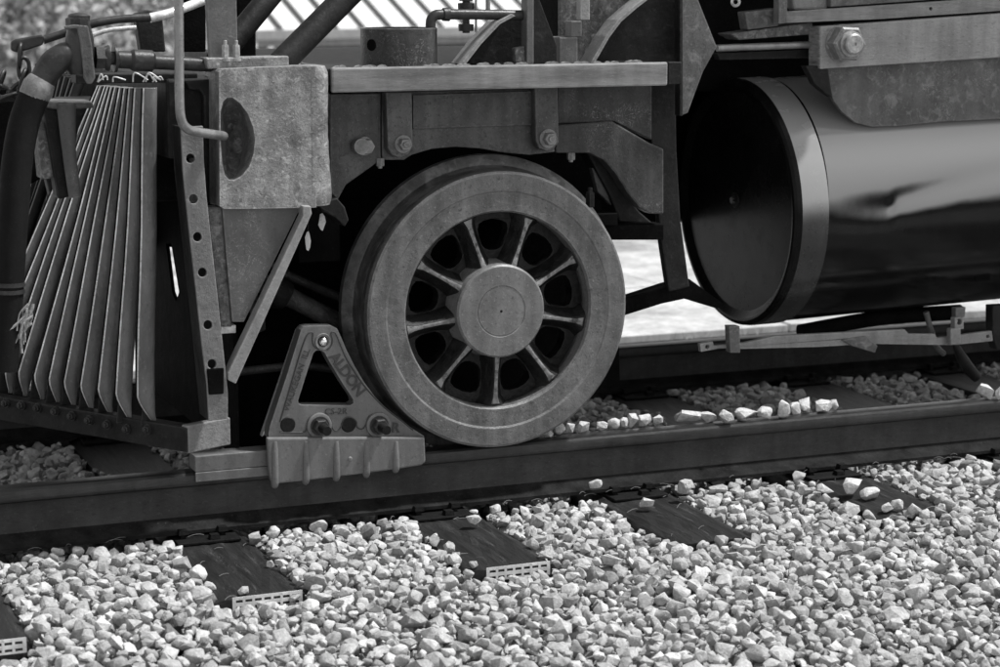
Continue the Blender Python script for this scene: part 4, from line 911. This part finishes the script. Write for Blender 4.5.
def shrub(x, y, r, h, nl, lab, group):
    z0 = gz(x, y); t = empty('shrub', (x, y, z0), label=lab, cat='shrub', group=group); rng = RNG
    for k in range(5):
        a = rng.uniform(0, 6.28); e = Vector((math.cos(a)*r*.5, math.sin(a)*r*.5, h*.7))
        tube('stem', [(0, 0, -.1), tuple(e*.4+Vector((0, 0, .1))), tuple(e)], [.05, .035, .012], M['bark'], t, n=6, sub=3)
    cl = rng.normal(size=(26, 3)); cl /= np.linalg.norm(cl, axis=1)[:, None]; cl *= rng.uniform(.45, .95, (26, 1)); cl *= [r, r, h*.5]; cl += [0, 0, h*.52]
    ci = rng.integers(0, 26, nl); P = cl[ci]+rng.normal(size=(nl, 3))*[r*.2, r*.2, h*.11]; P[:, 2] = np.maximum(P[:, 2], .05)
    U = rng.normal(size=(nl, 3)); U /= np.linalg.norm(U, axis=1)[:, None]; Wv = rng.normal(size=(nl, 3)); Wv = np.cross(U, Wv); Wv /= np.linalg.norm(Wv, axis=1)[:, None]
    s = rng.uniform(.05, .10, (nl, 1)); Vq = np.stack([P-U*s, P+Wv*s*.45, P+U*s, P-Wv*s*.45], 1).reshape(-1, 3)
    me = bpy.data.meshes.new('foliage'); me.vertices.add(nl*4); me.vertices.foreach_set('co', Vq.astype(np.float32).ravel())
    me.loops.add(nl*4); me.loops.foreach_set('vertex_index', np.arange(nl*4, dtype=np.int32)); me.polygons.add(nl); me.polygons.foreach_set('loop_start', np.arange(0, nl*4, 4, dtype=np.int32)); me.update(calc_edges=True)
    tn = np.repeat(np.clip(rng.normal(.5, .25, 26)[ci]+rng.normal(0, .15, nl), 0, 1), 4).astype(np.float32)
    me.attributes.new('tone', 'FLOAT', 'POINT').data.foreach_set('value', tn); link('foliage', me, M['leaf'], t)
k = 0
for px, Y, r, h in ((-60, 24, 2.2, 4.6), (10, 25, 2.0, 4.4), (62, 23.5, 1.9, 4.8), (112, 25, 2.0, 4.5), (142, 26, 1.45, 4.6)):
    p = at(px, 20, Y); k += 1; shrub(p.x, Y, r, h, 9000, ['', 'blurred shrub at the far left picture edge, above the chain', 'blurred sunlit shrub above the flat release handle', 'blurred sunlit shrub directly behind the angle cock', 'blurred sunlit shrub above the air pipe coupling', 'blurred shrub between the bell bracket and the vertical lever', 'blurred shrub behind the upright and the brace tubes'][k], 'shrubs of the hedge behind the locomotive')
p = at(330, 60, 27)

# ------------------------------------------------------------------ dry straws caught between stones, ties and rail
V, Fc = [], []
def straw(p, a, L0, lift):
    u = Vector((math.cos(a), math.sin(a), 0)); v = Vector((-math.sin(a), math.cos(a), 0)); k = random.uniform(-.3, .3); b = len(V)
    for i in range(5):
        t = i/4-.5; c = p+u*(L0*t)+v*(L0*k*(t*t))+Vector((0, 0, lift*(1-4*t*t)+.001)); r = .0007
        V.extend([c+v*r, c-v*r, c+Vector((0, 0, 1.7*r))])
    for i in range(4):
        for j in range(3): Fc.append((b+3*i+j, b+3*i+(j+1) % 3, b+3*i+3+(j+1) % 3, b+3*i+3+j))
for tx, ty in TIES[2:8]:
    for i in range(7): straw(Vector((tx+random.uniform(0, TW), random.choice((random.uniform(-.18, -.08), random.uniform(ty, -.1))), -.2035)), random.uniform(0, 3.14), random.uniform(.015, .06), .003)
for i in range(26): straw(Vector((random.uniform(-2, 2.5), random.uniform(-.105, -.078), random.uniform(-.19, -.178))), random.uniform(-.5, .5), random.uniform(.02, .08), .006)
for i in range(60): straw(Vector((random.uniform(-1.8, 2.0), random.uniform(-1.2, -.12), -.168)), random.uniform(0, 3.14), random.uniform(.02, .07), .006)
link('dry_straw', pydata(V, Fc), M['straw'], None, 'thin pale dry straws scattered over ties, stones and rail foot', 'straw', None, 'stuff')

# faint rods and brackets in the shade of the wheel bay
ptube('bay_rod', [(238, 372), (300, 366), (352, 372)], .30, .014, M['frame'], LOCO, n=10)
ptube('bay_pipe', [(262, 230), (268, 262), (290, 276), (345, 300)], .32, .016, M['frame_b'], LOCO, n=12)
plate('bay_bracket', [(244, 262), (262, 258), (266, 330), (252, 336)], .34, .03, M['frame_b'], LOCO)
plate('bay_bracket', [(592, 168), (604, 170), (618, 198), (612, 206), (598, 192)], .16, .03, M['frame'], LOCO)
ptube('bay_rod', [(560, 190), (596, 222), (612, 232)], .3, .014, M['frame'], LOCO, n=10)
# grass growing between the far ballast shoulder and the pavement
nb = 9000; X = RNG.uniform(-7, 12, nb); Y = 2.45+np.abs(RNG.normal(0, .45, nb)); Y = np.where(Y > 3.2, RNG.uniform(2.5, 3.2, nb), Y); keep = (np.sin(X*2.3)+np.sin(X*5.1+1)+RNG.normal(0, .8, nb)) > -.2; X, Y = X[keep], Y[keep]; nb = len(X)
A = RNG.uniform(0, 6.28, nb); Hh = RNG.uniform(.03, .10, nb); lx, ly = RNG.normal(0, .03, nb), RNG.normal(0, .03, nb)
P0 = np.stack([X-np.cos(A)*.004, Y-np.sin(A)*.004, np.full(nb, -.35)], 1); P1 = np.stack([X+np.cos(A)*.004, Y+np.sin(A)*.004, np.full(nb, -.35)], 1); P2 = np.stack([X+lx, Y+ly, -.34+Hh], 1)
me = bpy.data.meshes.new('grass'); me.from_pydata(np.stack([P0, P1, P2], 1).reshape(-1, 3).tolist(), [], np.arange(nb*3).reshape(-1, 3).tolist()); me.update()
link('grass', me, M['straw_green'], None, 'pale short grass beyond the far rail, seen under the tank', 'grass', None, 'stuff')
